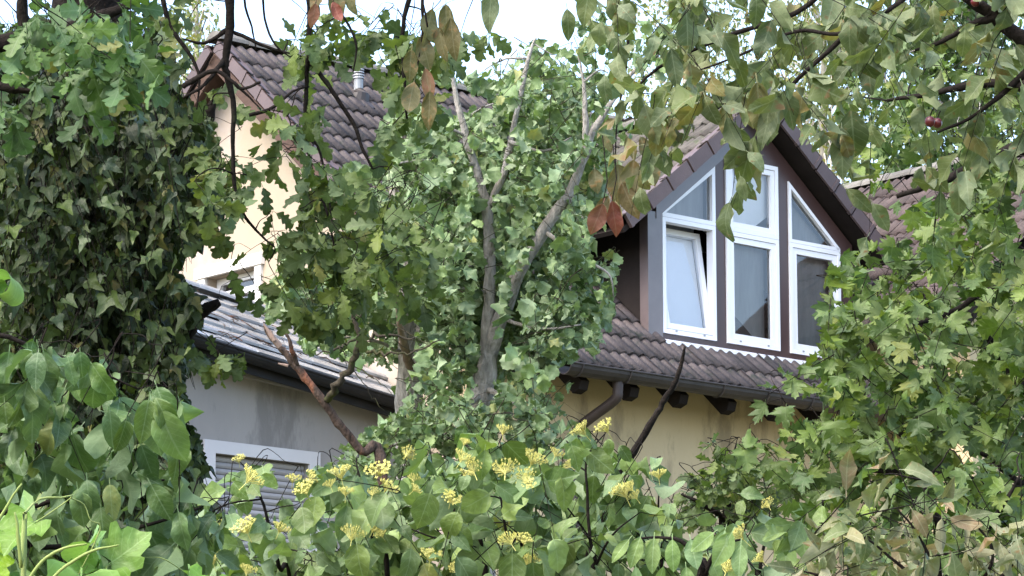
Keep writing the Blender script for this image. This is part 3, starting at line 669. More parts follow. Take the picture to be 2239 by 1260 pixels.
# ------------------------------------------------------------------ leaves
HALF = {
 'oak': [(.015,0),(.09,.07),(.085,.14),(.19,.20),(.215,.27),(.12,.33),(.155,.39),(.28,.45),(.31,.53),(.17,.57),(.20,.63),(.32,.71),(.31,.79),(.18,.81),(.19,.88),(.14,.97),(.05,1.0)],
 'round': [(.02,0),(.17,.0),(.31,.09),(.27,.18),(.43,.28),(.36,.38),(.46,.50),(.37,.58),(.37,.72),(.24,.75),(.19,.89),(.06,.93)],
 'ivy': [(.02,.02),(.20,-.08),(.37,.00),(.45,.16),(.30,.27),(.22,.40),(.17,.60),(.08,.84)],
 'maple': [(.02,0),(.16,-.06),(.30,-.02),(.50,.02),(.40,.12),(.56,.24),(.66,.40),(.46,.38),(.31,.40),(.40,.55),(.46,.72),(.30,.68),(.17,.60),(.18,.74),(.20,.84),(.08,.86)],
 'plum': [(.015,0),(.10,.07),(.19,.2),(.245,.36),(.25,.52),(.20,.70),(.11,.86),(.035,.96)],
 'dogwood': [(.02,0),(.14,.04),(.26,.16),(.335,.34),(.32,.52),(.235,.70),(.11,.87),(.03,.97)],
 'broad': [(.02,0),(.11,.03),(.20,.14),(.265,.32),(.27,.50),(.22,.68),(.12,.85),(.03,.95)],
 'vine': [(.03,.04),(.22,-.10),(.42,-.04),(.52,.12),(.46,.24),(.56,.40),(.50,.52),(.34,.50),(.36,.66),(.30,.78),(.18,.82),(.08,.93)],
 'birch': [(.02,0),(.30,.28),(.22,.55)],
 'narrow': [(.012,0),(.09,.10),(.16,.28),(.175,.46),(.15,.64),(.09,.82),(.03,.95)],
}
def leaf_variants(kind, seed, nv=8, curl=0.7, fold=0.35, wave=0.10, petiole=0.18):
    """a few bent and folded versions of one outline -> list of (V, F, UV)"""
    rr = np.random.default_rng(seed); half = HALF[kind]; n = len(half); out = []
    ny = 4 if n > 4 else 2
    mid = [(0, t) for t in np.linspace(0, 1.0, ny + 1)]
    P = list(mid); idx_mid = list(range(len(mid)))
    F = []
    for s in (1, -1):
        b = len(P); P += [(s * x, y) for x, y in half]
        ed = list(range(b, b + n)) + [idx_mid[-1]]
        i = j = 0
        while i < len(mid) - 1 or j < n:
            # advance the chain whose next point is lower on the leaf
            adv_edge = j < n and (i >= len(mid) - 1 or P[ed[j + 1]][1] <= P[i + 1][1] + 0.12)
            if adv_edge: tri = (idx_mid[i], ed[j], ed[j + 1]); j += 1
            else: tri = (idx_mid[i], ed[j], idx_mid[i + 1]); i += 1
            if len(set(tri)) == 3: F.append(tri if s > 0 else tri[::-1])
    b = len(P); P += [(-.012, -petiole), (.012, -petiole), (.012, 0.01), (-.012, 0.01)]; F += [(b, b + 1, b + 2), (b, b + 2, b + 3)]
    P = np.array(P); UV = np.stack([P[:, 0] + .5, P[:, 1]], 1)
    for k in range(nv):
        x, y = P[:, 0].copy(), P[:, 1].copy()
        c = curl * rr.uniform(0.25, 1.3) * (1 if rr.random() < .85 else -1); fo = fold * rr.uniform(0.2, 1.4); tw = rr.uniform(-.5, .5); ph = rr.uniform(0, 6)
        x = x * rr.uniform(.88, 1.1) + 0.06 * rr.uniform(-1, 1) * y * y
        z = fo * np.abs(x) + wave * rr.uniform(.5, 2.2) * np.sin(9 * y + ph + 2.5 * np.sign(x)) * np.abs(x) * 2 + rr.normal(0, .012, len(x)) * (np.abs(x) > .02)
        yy = np.where(y > 0, np.sin(c * y) / c, y); zz = np.where(y > 0, -(1 - np.cos(c * y)) / c, 0)
        a = tw * y; X = x * np.cos(a) - z * np.sin(a); Z = x * np.sin(a) + z * np.cos(a) + zz
        out.append((np.stack([X, yy, Z], 1), np.array(F), UV))
    return out
def leaf_area(kind):
    h = [(0, 0)] + HALF[kind] + [(0, 1)]; return sum(abs(h[i][0] + h[i+1][0]) * (h[i+1][1] - h[i][1]) for i in range(len(h) - 1))
def inpoly(x, y, poly):
    r = np.zeros(len(x), bool); n = len(poly)
    for i in range(n):
        (x1, y1), (x2, y2) = poly[i], poly[(i + 1) % n]
        c = ((y1 > y) != (y2 > y)) & (x < (x2 - x1) * (y - y1) / (y2 - y1 + 1e-9) + x1)
        r ^= c
    return r
def unit(a): return a / (np.linalg.norm(a, axis=-1, keepdims=True) + 1e-9)

PLANTS = []
class Plant:
    def __init__(s, name, label, cat, bx, bD, kind, mat, bark, seed, length, group=None, twigm=None, **lv):
        s.twigm = twigm
        p = at(bx, 630, bD); s.base = np.array([p[0], p[1], ground(p[1])])
        s.root = empty(name, tuple(s.base)); tag(s.root, label, cat, group)
        s.rng = np.random.default_rng(seed); s.kind = kind; s.mat = mat; s.bark = bark; s.length = length
        s.variants = leaf_variants(kind, seed, **lv); s.A = leaf_area(kind)
        s.trunk = MB(); s.twigs = MB(); s.nodes = []; s.noder = []
        s.pos = []; s.dir = []; s.nor = []; s.len = []
        PLANTS.append(s)
    def W(s, q):
        """(x, y, D, r) seen in the photograph, or ('g', dx, dy, dz, r) measured from the foot"""
        if q[0] == 'g': return s.base + np.array(q[1:4], float), q[4]
        return at(q[0], q[1], q[2]), q[3]
    def limb(s, pts, sub=5, n=9, rough=0.10, twig=False, wig=0.3):
        q = [s.W(p) for p in pts]; P = smooth_path([a for a, _ in q], sub)
        R = np.interp(np.linspace(0, len(q) - 1, len(P)), range(len(q)), [b for _, b in q])
        nzs = s.rng.normal(0, 1, (len(P) + 8, 3)); nzs = sum(nzs[j:j + len(P)] for j in range(7)) / 2.6
        for i in range(1, len(P) - 1): P[i] = P[i] + nzs[i] * min(R[i], .02) * wig
        R = [r * (1 + s.rng.uniform(-rough, rough)) for r in R]
        P[0] = P[0] - np.array([0, 0, 0.0])
        (s.twigs if twig else s.trunk).tube([p - s.base for p in P], R, n)
        s.nodes += list(P); s.noder += list(R)
    def fill(s, shapes, D, dD, layers=2.0, k=6, L=0.35, droop=0.8, spread=0.8, whorl=False, face=0.6, up=0.5, size=(0.75, 1.15), clear=(), twig_r=0.004, connect=True, maxc=3.0, outw=0.0, jit=0.5):
        """leafy sprays through a volume; shapes are ellipses (cx, cy, rx, ry) or polygons as seen from the garden"""
        rng = s.rng; sp = []
        for sh in shapes:
            lp = s.length * np.mean(size) * FPX / D
            if isinstance(sh, tuple):
                cx, cy, rx, ry = sh; area = math.pi * rx * ry; n = max(1, int(round(layers * area / (s.A * lp * lp * 0.62) / k)))
                a = rng.uniform(0, 6.2832, n); rad = np.sqrt(rng.uniform(0, 1, n)); x = cx + rx * rad * np.cos(a); y = cy + ry * rad * np.sin(a)
            else:
                xs = [p[0] for p in sh]; ys = [p[1] for p in sh]
                area = 0.5 * abs(sum(sh[i][0]*sh[(i+1) % len(sh)][1] - sh[(i+1) % len(sh)][0]*sh[i][1] for i in range(len(sh))))
                n = max(1, int(round(layers * area / (s.A * lp * lp * 0.62) / k)))
                x = np.zeros(0); y = np.zeros(0)
                while len(x) < n:
                    cx_ = rng.uniform(min(xs), max(xs), n * 3); cy_ = rng.uniform(min(ys), max(ys), n * 3); ok = inpoly(cx_, cy_, sh)
                    x = np.concatenate([x, cx_[ok]]); y = np.concatenate([y, cy_[ok]])
                x, y = x[:n], y[:n]
            d = D + dD * (rng.uniform(-.5, .5, n) + rng.uniform(-.5, .5, n)) * 0.8
            sp += [(at(a, b, c)) for a, b, c in zip(x, y, d)]
        sp = np.array(sp); n = len(sp)
        # direction of each spray: random, hanging
        t = rng.normal(0, 1, (n, 3)); t[:, 2] *= 0.5; t = unit(t) * spread; t[:, 2] -= droop; t[:, 2] += 0.15
        if s.nodes and outw > 0:
            ND = np.array(s.nodes[::3]); near = np.array([ND[np.argmin(((ND - p) ** 2).sum(1))] for p in sp]); t += unit(sp - near) * outw
        t = unit(t)
        q = rng.integers(max(2, k - 2), k + 3, n)
        ok_leaf = []
        for i in range(n):
            kk = q[i]
            u = (np.sort(rng.uniform(-.5, .5, kk)) if not whorl else rng.uniform(.25, .5, kk)) * L
            P = sp[i] + t[i] * u[:, None]
            P[:, 2] -= 0.25 * (u / (L + 1e-9) + .5) ** 2 * L * droop
            ref = unit(np.cross(t[i], [0.3, 0.2, 0.9])); ref2 = np.cross(t[i], ref)
            ang = np.arange(kk) * (2.4 if not whorl else 6.2832 / kk) + rng.uniform(0, 6) + rng.normal(0, .35, kk)
            side = ref * np.cos(ang)[:, None] + ref2 * np.sin(ang)[:, None]
            dr = unit(side * 0.85 + t[i] * (0.5 if not whorl else 0.35) + rng.normal(0, .22, (kk, 3)) + np.array([0, 0, -droop * 0.75]))
            nr = rng.normal(0, jit, (kk, 3)) + np.array([0, 0, up]) + unit(CAM - sp[i]) * face
            nr = unit(nr - dr * (nr * dr).sum(1)[:, None])
            ln = s.length * rng.uniform(size[0], size[1], kk)
            mid = P + dr * ln[:, None] * 0.55
            dd = mid - CAM; z = dd @ FW; px = W/2 + FPX * (dd @ RX) / z; py = H/2 - FPX * (dd @ UPV) / z
            keep = np.ones(kk, bool)
            for c in clear:
                poly, dmax = c if isinstance(c, tuple) else (c, 1e9)
                keep &= ~(inpoly(px, py, poly) & (z < dmax))
            ok_leaf.append(keep.mean() > 0.6)
            s.pos.append((P + dr * 0.17 * ln[:, None])[keep]); s.dir.append(dr[keep]); s.nor.append(nr[keep]); s.len.append(ln[keep])
        if not connect: return
        twig_r *= 0.68
        if s.nodes:
            ND = np.array(s.nodes); dist = np.array([((ND - p) ** 2).sum(1).min() for p in sp]); order = np.argsort(dist)
        else: order = range(n)
        for i in order:
            if not ok_leaf[i]: continue
            a = sp[i] - t[i] * L * 0.5; b = sp[i] + t[i] * L * 0.5
            tw = [a, sp[i], b]
            qx = np.array([proj(v) for v in tw])
            if any(inpoly(qx[:, 0], qx[:, 1], c[0] if isinstance(c, tuple) else c).any() for c in clear): continue
            tw[2] = tw[2] - np.array([0, 0, 0.2 * L * droop]); tw[1] = tw[1] - np.array([0, 0, 0.06 * L * droop])
            if s.nodes:
                ND = np.array(s.nodes); j = int(np.argmin(((ND - a) ** 2).sum(1))); nd = ND[j]; dl = np.linalg.norm(nd - a)
                if dl < maxc and dl > 0.02:
                    m1 = nd + (a - nd) * 0.4 + np.array([0, 0, 0.10 * dl]) + rng.normal(0, .05, 3) * dl; m2 = nd + (a - nd) * 0.75 + np.array([0, 0, 0.07 * dl]) + rng.normal(0, .04, 3) * dl
                    r0 = min(s.noder[j] * 0.8, twig_r * (1 + 1.2 * dl))
                    tw = [nd, m1, m2] + tw; rr = [r0, r0 * .85, r0 * .7, twig_r * .7, twig_r * .5, twig_r * .3]
                else: rr = [twig_r * .7, twig_r * .5, twig_r * .3]
            else: rr = [twig_r, twig_r * .7, twig_r * .4]
            tq = smooth_path([p - s.base for p in tw], 3); s.twigs.tube(tq, np.interp(np.linspace(0, len(rr) - 1, len(tq)), range(len(rr)), rr), 4 if twig_r < .004 else 5, False)
            s.nodes += tw[1:-1]; s.noder += rr[1:-1]
    def leaf_at(s, x, y, D, ln, ang, face=1.0, tilt=0.0):
        """one leaf that can be told apart: base point, length, hanging angle in the plane facing the viewer (0 = straight down)"""
        p = at(x, y, D); d = np.array([math.sin(ang), 0, -math.cos(ang)]) + FW * tilt
        d = unit(d); nr = -FW * face + s.rng.normal(0, .25, 3) + np.array([0, 0, .25]); nr = unit(nr - d * (nr @ d))
        s.pos.append(p[None]); s.dir.append(d[None]); s.nor.append(nr[None]); s.len.append(np.array([ln]))
    def stack(s):
        s.pos = np.concatenate(s.pos); s.dir = np.concatenate(s.dir); s.nor = np.concatenate(s.nor); s.len = np.concatenate(s.len)
        s.var = s.rng.integers(0, len(s.variants), len(s.pos)); s.lr = s.rng.uniform(0, 1, len(s.pos))
        sd = np.cross(s.dir, s.nor) * s.rng.uniform(.78, 1.15, len(s.pos))[:, None]; s.R = np.stack([sd, s.dir, s.nor], 2) * s.len[:, None, None]
        d = s.pos + s.dir * s.len[:, None] * .5 - CAM; z = d @ FW
        s.px = W/2 + FPX * (d @ RX) / z; s.py = H/2 - FPX * (d @ UPV) / z; s.pz = z
    def finish(s, chosen, single=True):
        if s.trunk.V: s.trunk.build('trunk', s.bark, s.root, smooth=True)
        if s.twigs.V: s.twigs.build('branches', s.twigm or s.bark, s.root, smooth=True)['kind'] = 'stuff'
        if single:
            mes = []
            for k, (V, F, UV) in enumerate(s.variants):
                me = mesh_np('leaf', V, F, True, UV); me.materials.append(s.mat); mes.append(me)
            for i in np.where(chosen)[0]:
                o = bpy.data.objects.new('leaf', mes[s.var[i]]); COL.objects.link(o); o.parent = s.root
                R = s.R[i]; p = s.pos[i] - s.base
                o.matrix_local = Matrix(((R[0,0],R[0,1],R[0,2],p[0]),(R[1,0],R[1,1],R[1,2],p[1]),(R[2,0],R[2,1],R[2,2],p[2]),(0,0,0,1)))
        rest = np.where(~chosen)[0]; Vs, Fs, Us, Ls = [], [], [], []; b = 0
        for k, (V, F, UV) in enumerate(s.variants):
            ii = rest[s.var[rest] == k]
            if not len(ii): continue
            X = np.einsum('nij,vj->nvi', s.R[ii], V) + (s.pos[ii] - s.base)[:, None, :]
            m_ = len(ii); nv = len(V)
            Vs.append(X.reshape(-1, 3)); Fs.append((F[None] + (b + np.arange(m_) * nv)[:, None, None]).reshape(-1, 3)); Us.append(np.tile(UV, (m_, 1))); Ls.append(np.repeat(s.lr[ii], nv)); b += m_ * nv
        if Vs:
            o = obj('foliage', mesh_np('foliage', np.concatenate(Vs), np.concatenate(Fs), True, np.concatenate(Us), np.concatenate(Ls)), s.mat, s.root); o['kind'] = 'stuff'

L_ = {}
L_['oak'] = leaf_mat('leaf_oak', (0.055, 0.115, 0.03), (0.10, 0.17, 0.05), (0.11, 0.16, 0.09), (0.16, 0.15, 0.04), 0.04, 0.42, 0.32, 0.25)
L_['oak_far'] = leaf_mat('leaf_oak_hanging', (0.046, 0.078, 0.018), (0.115, 0.158, 0.040), (0.10, 0.14, 0.07), (0.16, 0.16, 0.04), 0.05, 0.5, 0.34, 0.15)
L_['ivy'] = leaf_mat('leaf_ivy', (0.014, 0.029, 0.006), (0.058, 0.090, 0.019), (0.045, 0.060, 0.022), (0.11, 0.095, 0.025), 0.05, 0.42, 0.18, 0.2, spec=0.3)
L_['centre'] = leaf_mat('leaf_pale', (0.068, 0.118, 0.042), (0.175, 0.25, 0.105), (0.26, 0.32, 0.19), (0.24, 0.24, 0.08), 0.04, 0.45, 0.26, 0.12)
L_['maple'] = leaf_mat('leaf_maple', (0.046, 0.088, 0.017), (0.125, 0.178, 0.040), (0.12, 0.158, 0.06), (0.17, 0.19, 0.04), 0.03, 0.42, 0.34, 0.25, vn=5)
L_['plum'] = leaf_mat('leaf_plum', (0.075, 0.105, 0.035), (0.14, 0.17, 0.07), (0.17, 0.20, 0.11), (0.16, 0.125, 0.045), 0.10, 0.5, 0.30, 0.3, spots=0.04)
L_['plum_old'] = leaf_mat('leaf_turning', (0.09, 0.085, 0.03), (0.135, 0.105, 0.045), (0.14, 0.13, 0.07), (0.19, 0.075, 0.05), 0.14, 0.55, 0.30, 0.25, spots=0.10)
L_['dogwood'] = leaf_mat('leaf_dogwood', (0.074, 0.128, 0.034), (0.152, 0.218, 0.068), (0.17, 0.23, 0.13), (0.20, 0.20, 0.05), 0.03, 0.40, 0.26, 0.28, vn=5, spots=0.0)
L_['broad'] = leaf_mat('leaf_broad', (0.047, 0.095, 0.025), (0.105, 0.172, 0.050), (0.14, 0.20, 0.10), (0.18, 0.20, 0.06), 0.03, 0.40, 0.26, 0.3, vn=8)
L_['vine'] = leaf_mat('leaf_vine', (0.10, 0.21, 0.022), (0.17, 0.29, 0.045), (0.22, 0.32, 0.12), None, 0, 0.42, 0.36, 0.3, vn=5)
L_['pale'] = leaf_mat('leaf_pale_brown', (0.11, 0.15, 0.055), (0.20, 0.195, 0.10), (0.25, 0.245, 0.155), (0.20, 0.13, 0.075), 0.14, 0.55, 0.26, 0.3, spots=0.06)
L_['rowan'] = leaf_mat('leaf_light', (0.14, 0.22, 0.075), (0.20, 0.29, 0.11), (0.24, 0.32, 0.17), None, 0, 0.45, 0.28, 0.45, vn=10)
L_['birch'] = leaf_mat('leaf_birch', (0.15, 0.19, 0.065), (0.25, 0.27, 0.11), (0.25, 0.28, 0.14), (0.38, 0.32, 0.10), 0.12, 0.5, 0.4, 0.0)
L_['far'] = leaf_mat('leaf_far', (0.055, 0.105, 0.03), (0.10, 0.16, 0.05), (0.13, 0.18, 0.08), None, 0, 0.45, 0.3, 0.0)

CLR_DORMER = [(1352,470),(1415,395),(1555,262),(1690,205),(1835,395),(1880,440),(1850,560),(1800,640),(1795,765),(1712,800),(1860,885),(1890,930),(1700,925),(1580,985),(1470,1085),(1330,1075),(1240,965),(1175,870),(1215,795),(1310,765),(1335,690),(1352,600)]
CLR_WIN = [(395,570),(480,565),(492,610),(527,640),(527,668),(440,648),(398,612)]
CLR_ANNEX = [(385,635),(440,642),(575,688),(640,715),(660,765),(860,805),(870,900),(780,960),(700,1010),(400,960),(390,830),(470,830),(545,800),(545,720),(440,700)]
CLR_WING = [(1960,395),(2080,360),(2050,430),(1985,480),(1940,500)]

# ---- ivy-clad tree
ivy = Plant('ivy_clad_tree', 'dark tree trunk wrapped in a thick wall of hanging ivy', 'tree', 210, 12.6, 'ivy', L_['ivy'], M['bark_dark'], 11, 0.060, fold=0.3, curl=0.6)
ivy.limb([('g', 0, 0, -0.1, .22), (205, 1200, 12.6, .20), (215, 800, 12.6, .18), (205, 400, 12.6, .16), (190, 60, 12.6, .14), (185, -250, 12.6, .12)], n=12)
ivy.limb([(205, 1000, 12.6, .06), (330, 820, 12.3, .05), (420, 700, 12.2, .03), (480, 660, 12.2, .015)])
ivy.limb([(210, 650, 12.6, .06), (330, 420, 12.4, .045), (430, 300, 12.3, .03), (470, 210, 12.3, .012)])
ivy.limb([(205, 500, 12.6, .06), (110, 330, 12.3, .04), (20, 220, 12.2, .02)])
ivy.limb([(205, 900, 12.6, .06), (90, 760, 12.3, .04), (-20, 700, 12.2, .02)])
IV = [(-30,120),(120,110),(300,120),(385,90),(385,150),(400,220),(440,270),(470,330),(480,400),(520,440),(495,490),(440,545),(385,575),(378,600),(440,655),(445,700),(420,740),(440,800),(392,820),(405,900),(420,960),(470,1010),(440,1100),(330,1150),(-30,1150)]
IVC = [(385,-20),(385,150),(400,220),(455,270),(475,330),(475,400),(505,440),(485,490),(430,540),(376,585),(380,612),(440,655),(445,700),(400,740),(440,800),(395,815),(400,870),(410,940),(450,1000),(500,1060),(700,1060),(700,-20)]
ivy.fill([IV], 12.2, 1.2, layers=9.0, clear=[IVC, CLR_WIN], k=10, L=0.36, droop=1.2, spread=0.6, face=0.65, up=0.45, size=(0.4, 1.3), maxc=1.2, twig_r=.004)
ivy.fill([IV], 13.2, 0.5, layers=5.0, clear=[IVC], k=9, L=0.4, droop=1.3, spread=0.5, face=0.5, up=0.4, size=(0.8, 1.4), connect=False)
# ---- the oak whose limbs hang in from above
oak = Plant('oak_tree', 'oak with lobed leaves on dark limbs hanging in front of the gable', 'tree', -420, 11.5, 'oak', L_['oak_far'], M['bark_dark'], 21, 0.090, fold=0.25)
oak.limb([('g', 0, 0, -0.1, .24), (-420, 1000, 11.5, .21), (-400, 200, 11.5, .18), (-330, -200, 11.5, .15), (-100, -330, 11.4, .11), (200, -240, 11.3, .08), (480, -150, 11.3, .055), (700, -170, 11.4, .045), (950, -190, 11.5, .03)], n=12)
oak.limb([(480, -150, 11.3, .025), (505, -40, 11.3, .016), (500, 60, 11.3, .014), (490, 130, 11.3, .012), (497, 170, 11.3, .011), (512, 230, 11.3, .009), (508, 300, 11.3, .0075), (512, 400, 11.3, .0065), (530, 465, 11.3, .006), (565, 510, 11.4, .004), (600, 540, 11.4, .003)])
oak.limb([(497, 65, 11.3, 0.0090), (470, 85, 11.3, 0.0067), (440, 95, 11.3, 0.0053), (400, 85, 11.3, 0.0030)], n=6)
oak.limb([(490, 130, 11.3, 0.0097), (470, 155, 11.25, 0.0075), (440, 190, 11.2, 0.0060), (400, 215, 11.2, 0.0037)], n=6)
oak.limb([(497, 65, 11.3, 0.0075), (540, 85, 11.3, 0.0060), (590, 105, 11.3, 0.0053), (640, 118, 11.3, 0.0030)], n=6)
oak.limb([(400, 190, 11.2, 0.0097), (440, 165, 11.2, 0.0083), (475, 160, 11.2, 0.0075), (505, 178, 11.2, 0.0060), (530, 195, 11.2, 0.0053), (570, 180, 11.2, 0.0045)], n=6)
oak.limb([(512, 180, 11.3, 0.0053), (545, 215, 11.3, 0.0037), (570, 240, 11.3, 0.0023)], n=5)
oak.limb([(545, 252, 11.3, 0.0060), (590, 240, 11.3, 0.0060), (640, 200, 11.35, 0.0045), (675, 190, 11.4, 0.0037)], n=6)
oak.limb([(700, -170, 11.4, 0.0225), (680, -60, 11.4, 0.0142), (678, 60, 11.4, 0.0090), (672, 160, 11.4, 0.0075), (668, 240, 11.4, 0.0067), (675, 330, 11.4, 0.0053), (690, 400, 11.4, 0.0053), (715, 470, 11.4, 0.0037), (735, 560, 11.4, 0.0030)])
oak.limb([(672, 300, 11.4, 0.0053), (695, 320, 11.4, 0.0045), (715, 400, 11.4, 0.0037), (725, 480, 11.4, 0.0023)], n=5)
oak.limb([(672, 120, 11.4, 0.0090), (700, 160, 11.4, 0.0083), (735, 215, 11.4, 0.0075), (775, 275, 11.4, 0.0067), (790, 320, 11.4, 0.0053), (815, 370, 11.4, 0.0037)], n=6)
oak.limb([(735, 10, 11.5, 0.0045), (765, 60, 11.5, 0.0045), (780, 105, 11.5, 0.0037), (772, 160, 11.5, 0.0023)], n=5)
oak.limb([(700, -170, 11.4, 0.0112), (735, 10, 11.5, 0.0060)], n=6)
oak.limb([(360, -190, 11.3, 0.0150), (358, -20, 11.2, 0.0083), (375, 60, 11.2, 0.0075), (420, 130, 11.2, 0.0067), (435, 180, 11.2, 0.0045), (430, 240, 11.2, 0.0023)], n=6)
oak.limb([(540, -140, 11.3, 0.0090), (535, 0, 11.3, 0.0045), (550, 60, 11.3, 0.0037), (560, 110, 11.3, 0.0023)], n=5)
oak.limb([(600, -150, 11.3, 0.0090), (575, 0, 11.35, 0.0045), (595, 90, 11.3, 0.0037), (640, 130, 11.3, 0.0023)], n=5)
oak.limb([(950, -190, 11.5, 0.0150), (910, -60, 11.5, 0.0090), (880, 60, 11.5, 0.0075), (885, 160, 11.5, 0.0060), (890, 260, 11.5, 0.0037)], n=6)
OK1 = [(560,248,34,26),(475,300,26,40),(500,385,26,45),(470,440,40,40),(640,370,40,35),(700,390,60,45),(770,440,90,60),(850,420,80,60),(900,500,70,75),(860,590,80,50),(790,560,90,60),(700,510,80,55),(640,545,45,40),(650,610,60,50),(735,635,70,50),(610,640,35,25),(600,400,30,40)]
GBL = [[(530,128),(700,290),(640,265),(590,285),(575,220),(520,225),(505,300),(470,260),(490,200)], [(568,325),(595,325),(600,400),(575,430),(575,505),(600,525),(600,570),(545,570),(535,520),(480,520),(470,570),(530,600),(375,610),(372,570),(440,540),(500,490),(515,430),(560,410)]]
oak.fill(OK1, 11.6, 0.9, layers=2.2, clear=GBL + [CLR_ANNEX, CLR_WIN] + [[(705,150),(830,170),(820,345),(790,370),(745,320),(705,275)]], k=6, L=0.16, droop=0.7, whorl=True, face=0.75, up=0.35, maxc=1.4, twig_r=.0035)
oak.fill([(520,560,32,36),(535,620,30,34),(490,770,44,42),(455,755,34,36),(455,800,30,18)], 11.7, 0.5, layers=2.1, k=5, L=0.16, droop=0.7, whorl=True, face=0.8, up=0.4, maxc=1.5, clear=[CLR_ANNEX, CLR_WIN])
ROOFV = [[(705,150),(830,170),(820,345),(790,370),(745,320),(705,275)]]
oak.fill([(685,190,34,40),(655,105,34,40),(690,250,46,28),(655,60,22,22),(735,120,30,16),(660,225,40,25)], 11.5, 0.6, layers=2.2, k=5, L=0.14, droop=0.6, whorl=True, face=0.7, up=0.35, maxc=1.2, clear=ROOFV)
oak.fill([(815,40,70,50),(870,100,50,70),(880,190,50,60),(870,260,45,40),(930,60,60,45),(1040,20,50,26),(700,15,50,20)], 11.7, 0.8, layers=2.3, k=6, L=0.16, droop=0.7, whorl=True, face=0.6, up=0.3, maxc=1.6, clear=ROOFV)
oak.fill([(420,60,30,40),(380,10,40,30),(420,170,30,30),(450,110,20,30),(430,230,30,25)], 11.4, 0.5, layers=0.6, k=4, L=0.14, droop=0.5, whorl=True, face=0.6, up=0.4, maxc=1.2)
oak.fill([(470,300,26,34),(498,360,38,42),(462,415,38,50),(495,440,26,30),(640,300,36,30),(665,350,40,36),(612,255,22,18),(590,470,24,26)], 11.5, 0.5, layers=1.9, k=5, L=0.14, droop=0.7, whorl=True, face=0.75, up=0.35, maxc=1.0, twig_r=.003, clear=[[(530,128),(640,250),(590,262),(575,205),(515,205),(500,250),(478,235)], [(530,470),(560,400),(600,400),(590,440),(575,500),(540,560),(470,560)]])
# ---- nearer oak branch, top left
oak2 = Plant('oak_sapling', 'young oak with big bright lobed leaves above the ivy', 'tree', -160, 9.0, 'oak', L_['oak'], M['bark_dark'], 22, 0.098, fold=0.22)
oak2.limb([('g', 0, 0, -0.1, .06), (-160, 900, 9.0, .05), (-130, 400, 9.0, .04), (-60, 150, 9.0, .03), (60, 90, 9.0, .022), (200, 40, 9.0, .016), (330, -10, 9.0, .010)], n=9)
oak2.limb([(-60, 150, 9.0, .02), (0, 190, 8.9, .012), (60, 200, 8.9, .008), (130, 215, 8.9, .004)], n=6)
oak2.limb([(60, 90, 9.0, .018), (60, -40, 9.0, .012), (200, -80, 9.0, .008), (340, -60, 9.0, .006)], n=6)
OKL = [[(-30,-30),(385,-30),(395,15),(350,60),(365,110),(335,130),(290,110),(250,160),(230,150),(215,100),(150,70),(100,75),(20,130),(-30,120)]]
OK2C = [[(395,-60),(375,60),(378,130),(330,150),(330,400),(700,400),(700,-60)]]
oak2.fill(OKL, 9.0, 0.9, clear=OK2C, layers=3.0, k=6, L=0.18, droop=0.6, whorl=True, face=0.8, up=0.5, maxc=0.9)
oak2.fill([(35,160,55,40),(35,205,40,28),(150,120,40,40),(165,195,30,22),(215,130,40,30),(300,120,50,25),(70,110,40,30),(180,60,60,40)], 8.9, 0.4, layers=2.2, k=5, L=0.15, droop=0.7, whorl=True, face=0.9, up=0.45, maxc=0.9, clear=OK2C)

# ---- the tree in the middle, in front of the roof
ctr = Plant('lichened_tree', 'grey-barked forked tree with pale leaves leaning before the roof', 'tree', 1050, 19.0, 'round', L_['centre'], M['bark'], 31, 0.082, twigm=M['bark_moss'], fold=0.5, curl=1.1, wave=0.2)
ctr.limb([('g', 0, 0, -0.1, .14), (1045, 1000, 19, 0.0792), (1052, 880, 19, 0.0704), (1066, 800, 19, 0.0598), (1064, 740, 19, 0.0370), (1072, 600, 19, 0.0326), (1068, 470, 19, 0.0308), (1050, 390, 19, 0.0246), (1020, 300, 19, 0.0202), (998, 220, 19, 0.0150), (985, 150, 19, 0.0106), (975, 95, 19, 0.0044)], n=12)
ctr.limb([(1066, 800, 19, 0.0484), (1100, 690, 18.95, 0.0440), (1130, 600, 18.9, 0.0414), (1185, 510, 18.9, 0.0361), (1240, 430, 18.9, 0.0299), (1280, 340, 18.9, 0.0229), (1310, 270, 18.9, 0.0176), (1345, 210, 18.9, 0.0123), (1390, 150, 18.9, 0.0106), (1440, 120, 18.9, 0.0053)], n=12)
ctr.limb([(1072, 450, 19, 0.0229), (1095, 390, 19, 0.0202), (1112, 310, 19, 0.0176), (1135, 220, 19, 0.0141), (1150, 150, 19, 0.0141), (1168, 92, 19, 0.0070), (1172, 82, 19, 0.0035)], n=10)
ctr.limb([(1150, 128, 19, .008), (1110, 128, 19, .006), (1080, 140, 19, .005), (1050, 160, 19, .002)], n=5)
ctr.limb([(1165, 95, 19, .005), (1190, 110, 19, .004), (1210, 120, 19, .002)], n=5)
ctr.limb([(1130, 108, 19, .005), (1112, 130, 19, .004), (1100, 160, 19, .002)], n=5)
ctr.limb([(1280, 340, 18.9, .02), (1282, 260, 18.9, .016), (1275, 180, 18.9, .010), (1262, 110, 18.9, .005)], n=7)
ctr.limb([(1275, 180, 18.9, .007), (1310, 155, 18.9, .005), (1330, 160, 18.9, .003)], n=5)
ctr.limb([('g', -0.32, 0.1, -0.1, .10), (898, 1000, 19.3, .085), (893, 880, 19.3, .075), (892, 760, 19.3, .055), (890, 640, 19.3, .045), (880, 520, 19.3, .035), (860, 400, 19.4, .025), (850, 280, 19.4, .012)], n=10)
ctr.limb([(905, 830, 19.3, .05), (918, 720, 19.3, .035), (925, 650, 19.3, .025), (950, 560, 19.2, .015)], n=8)
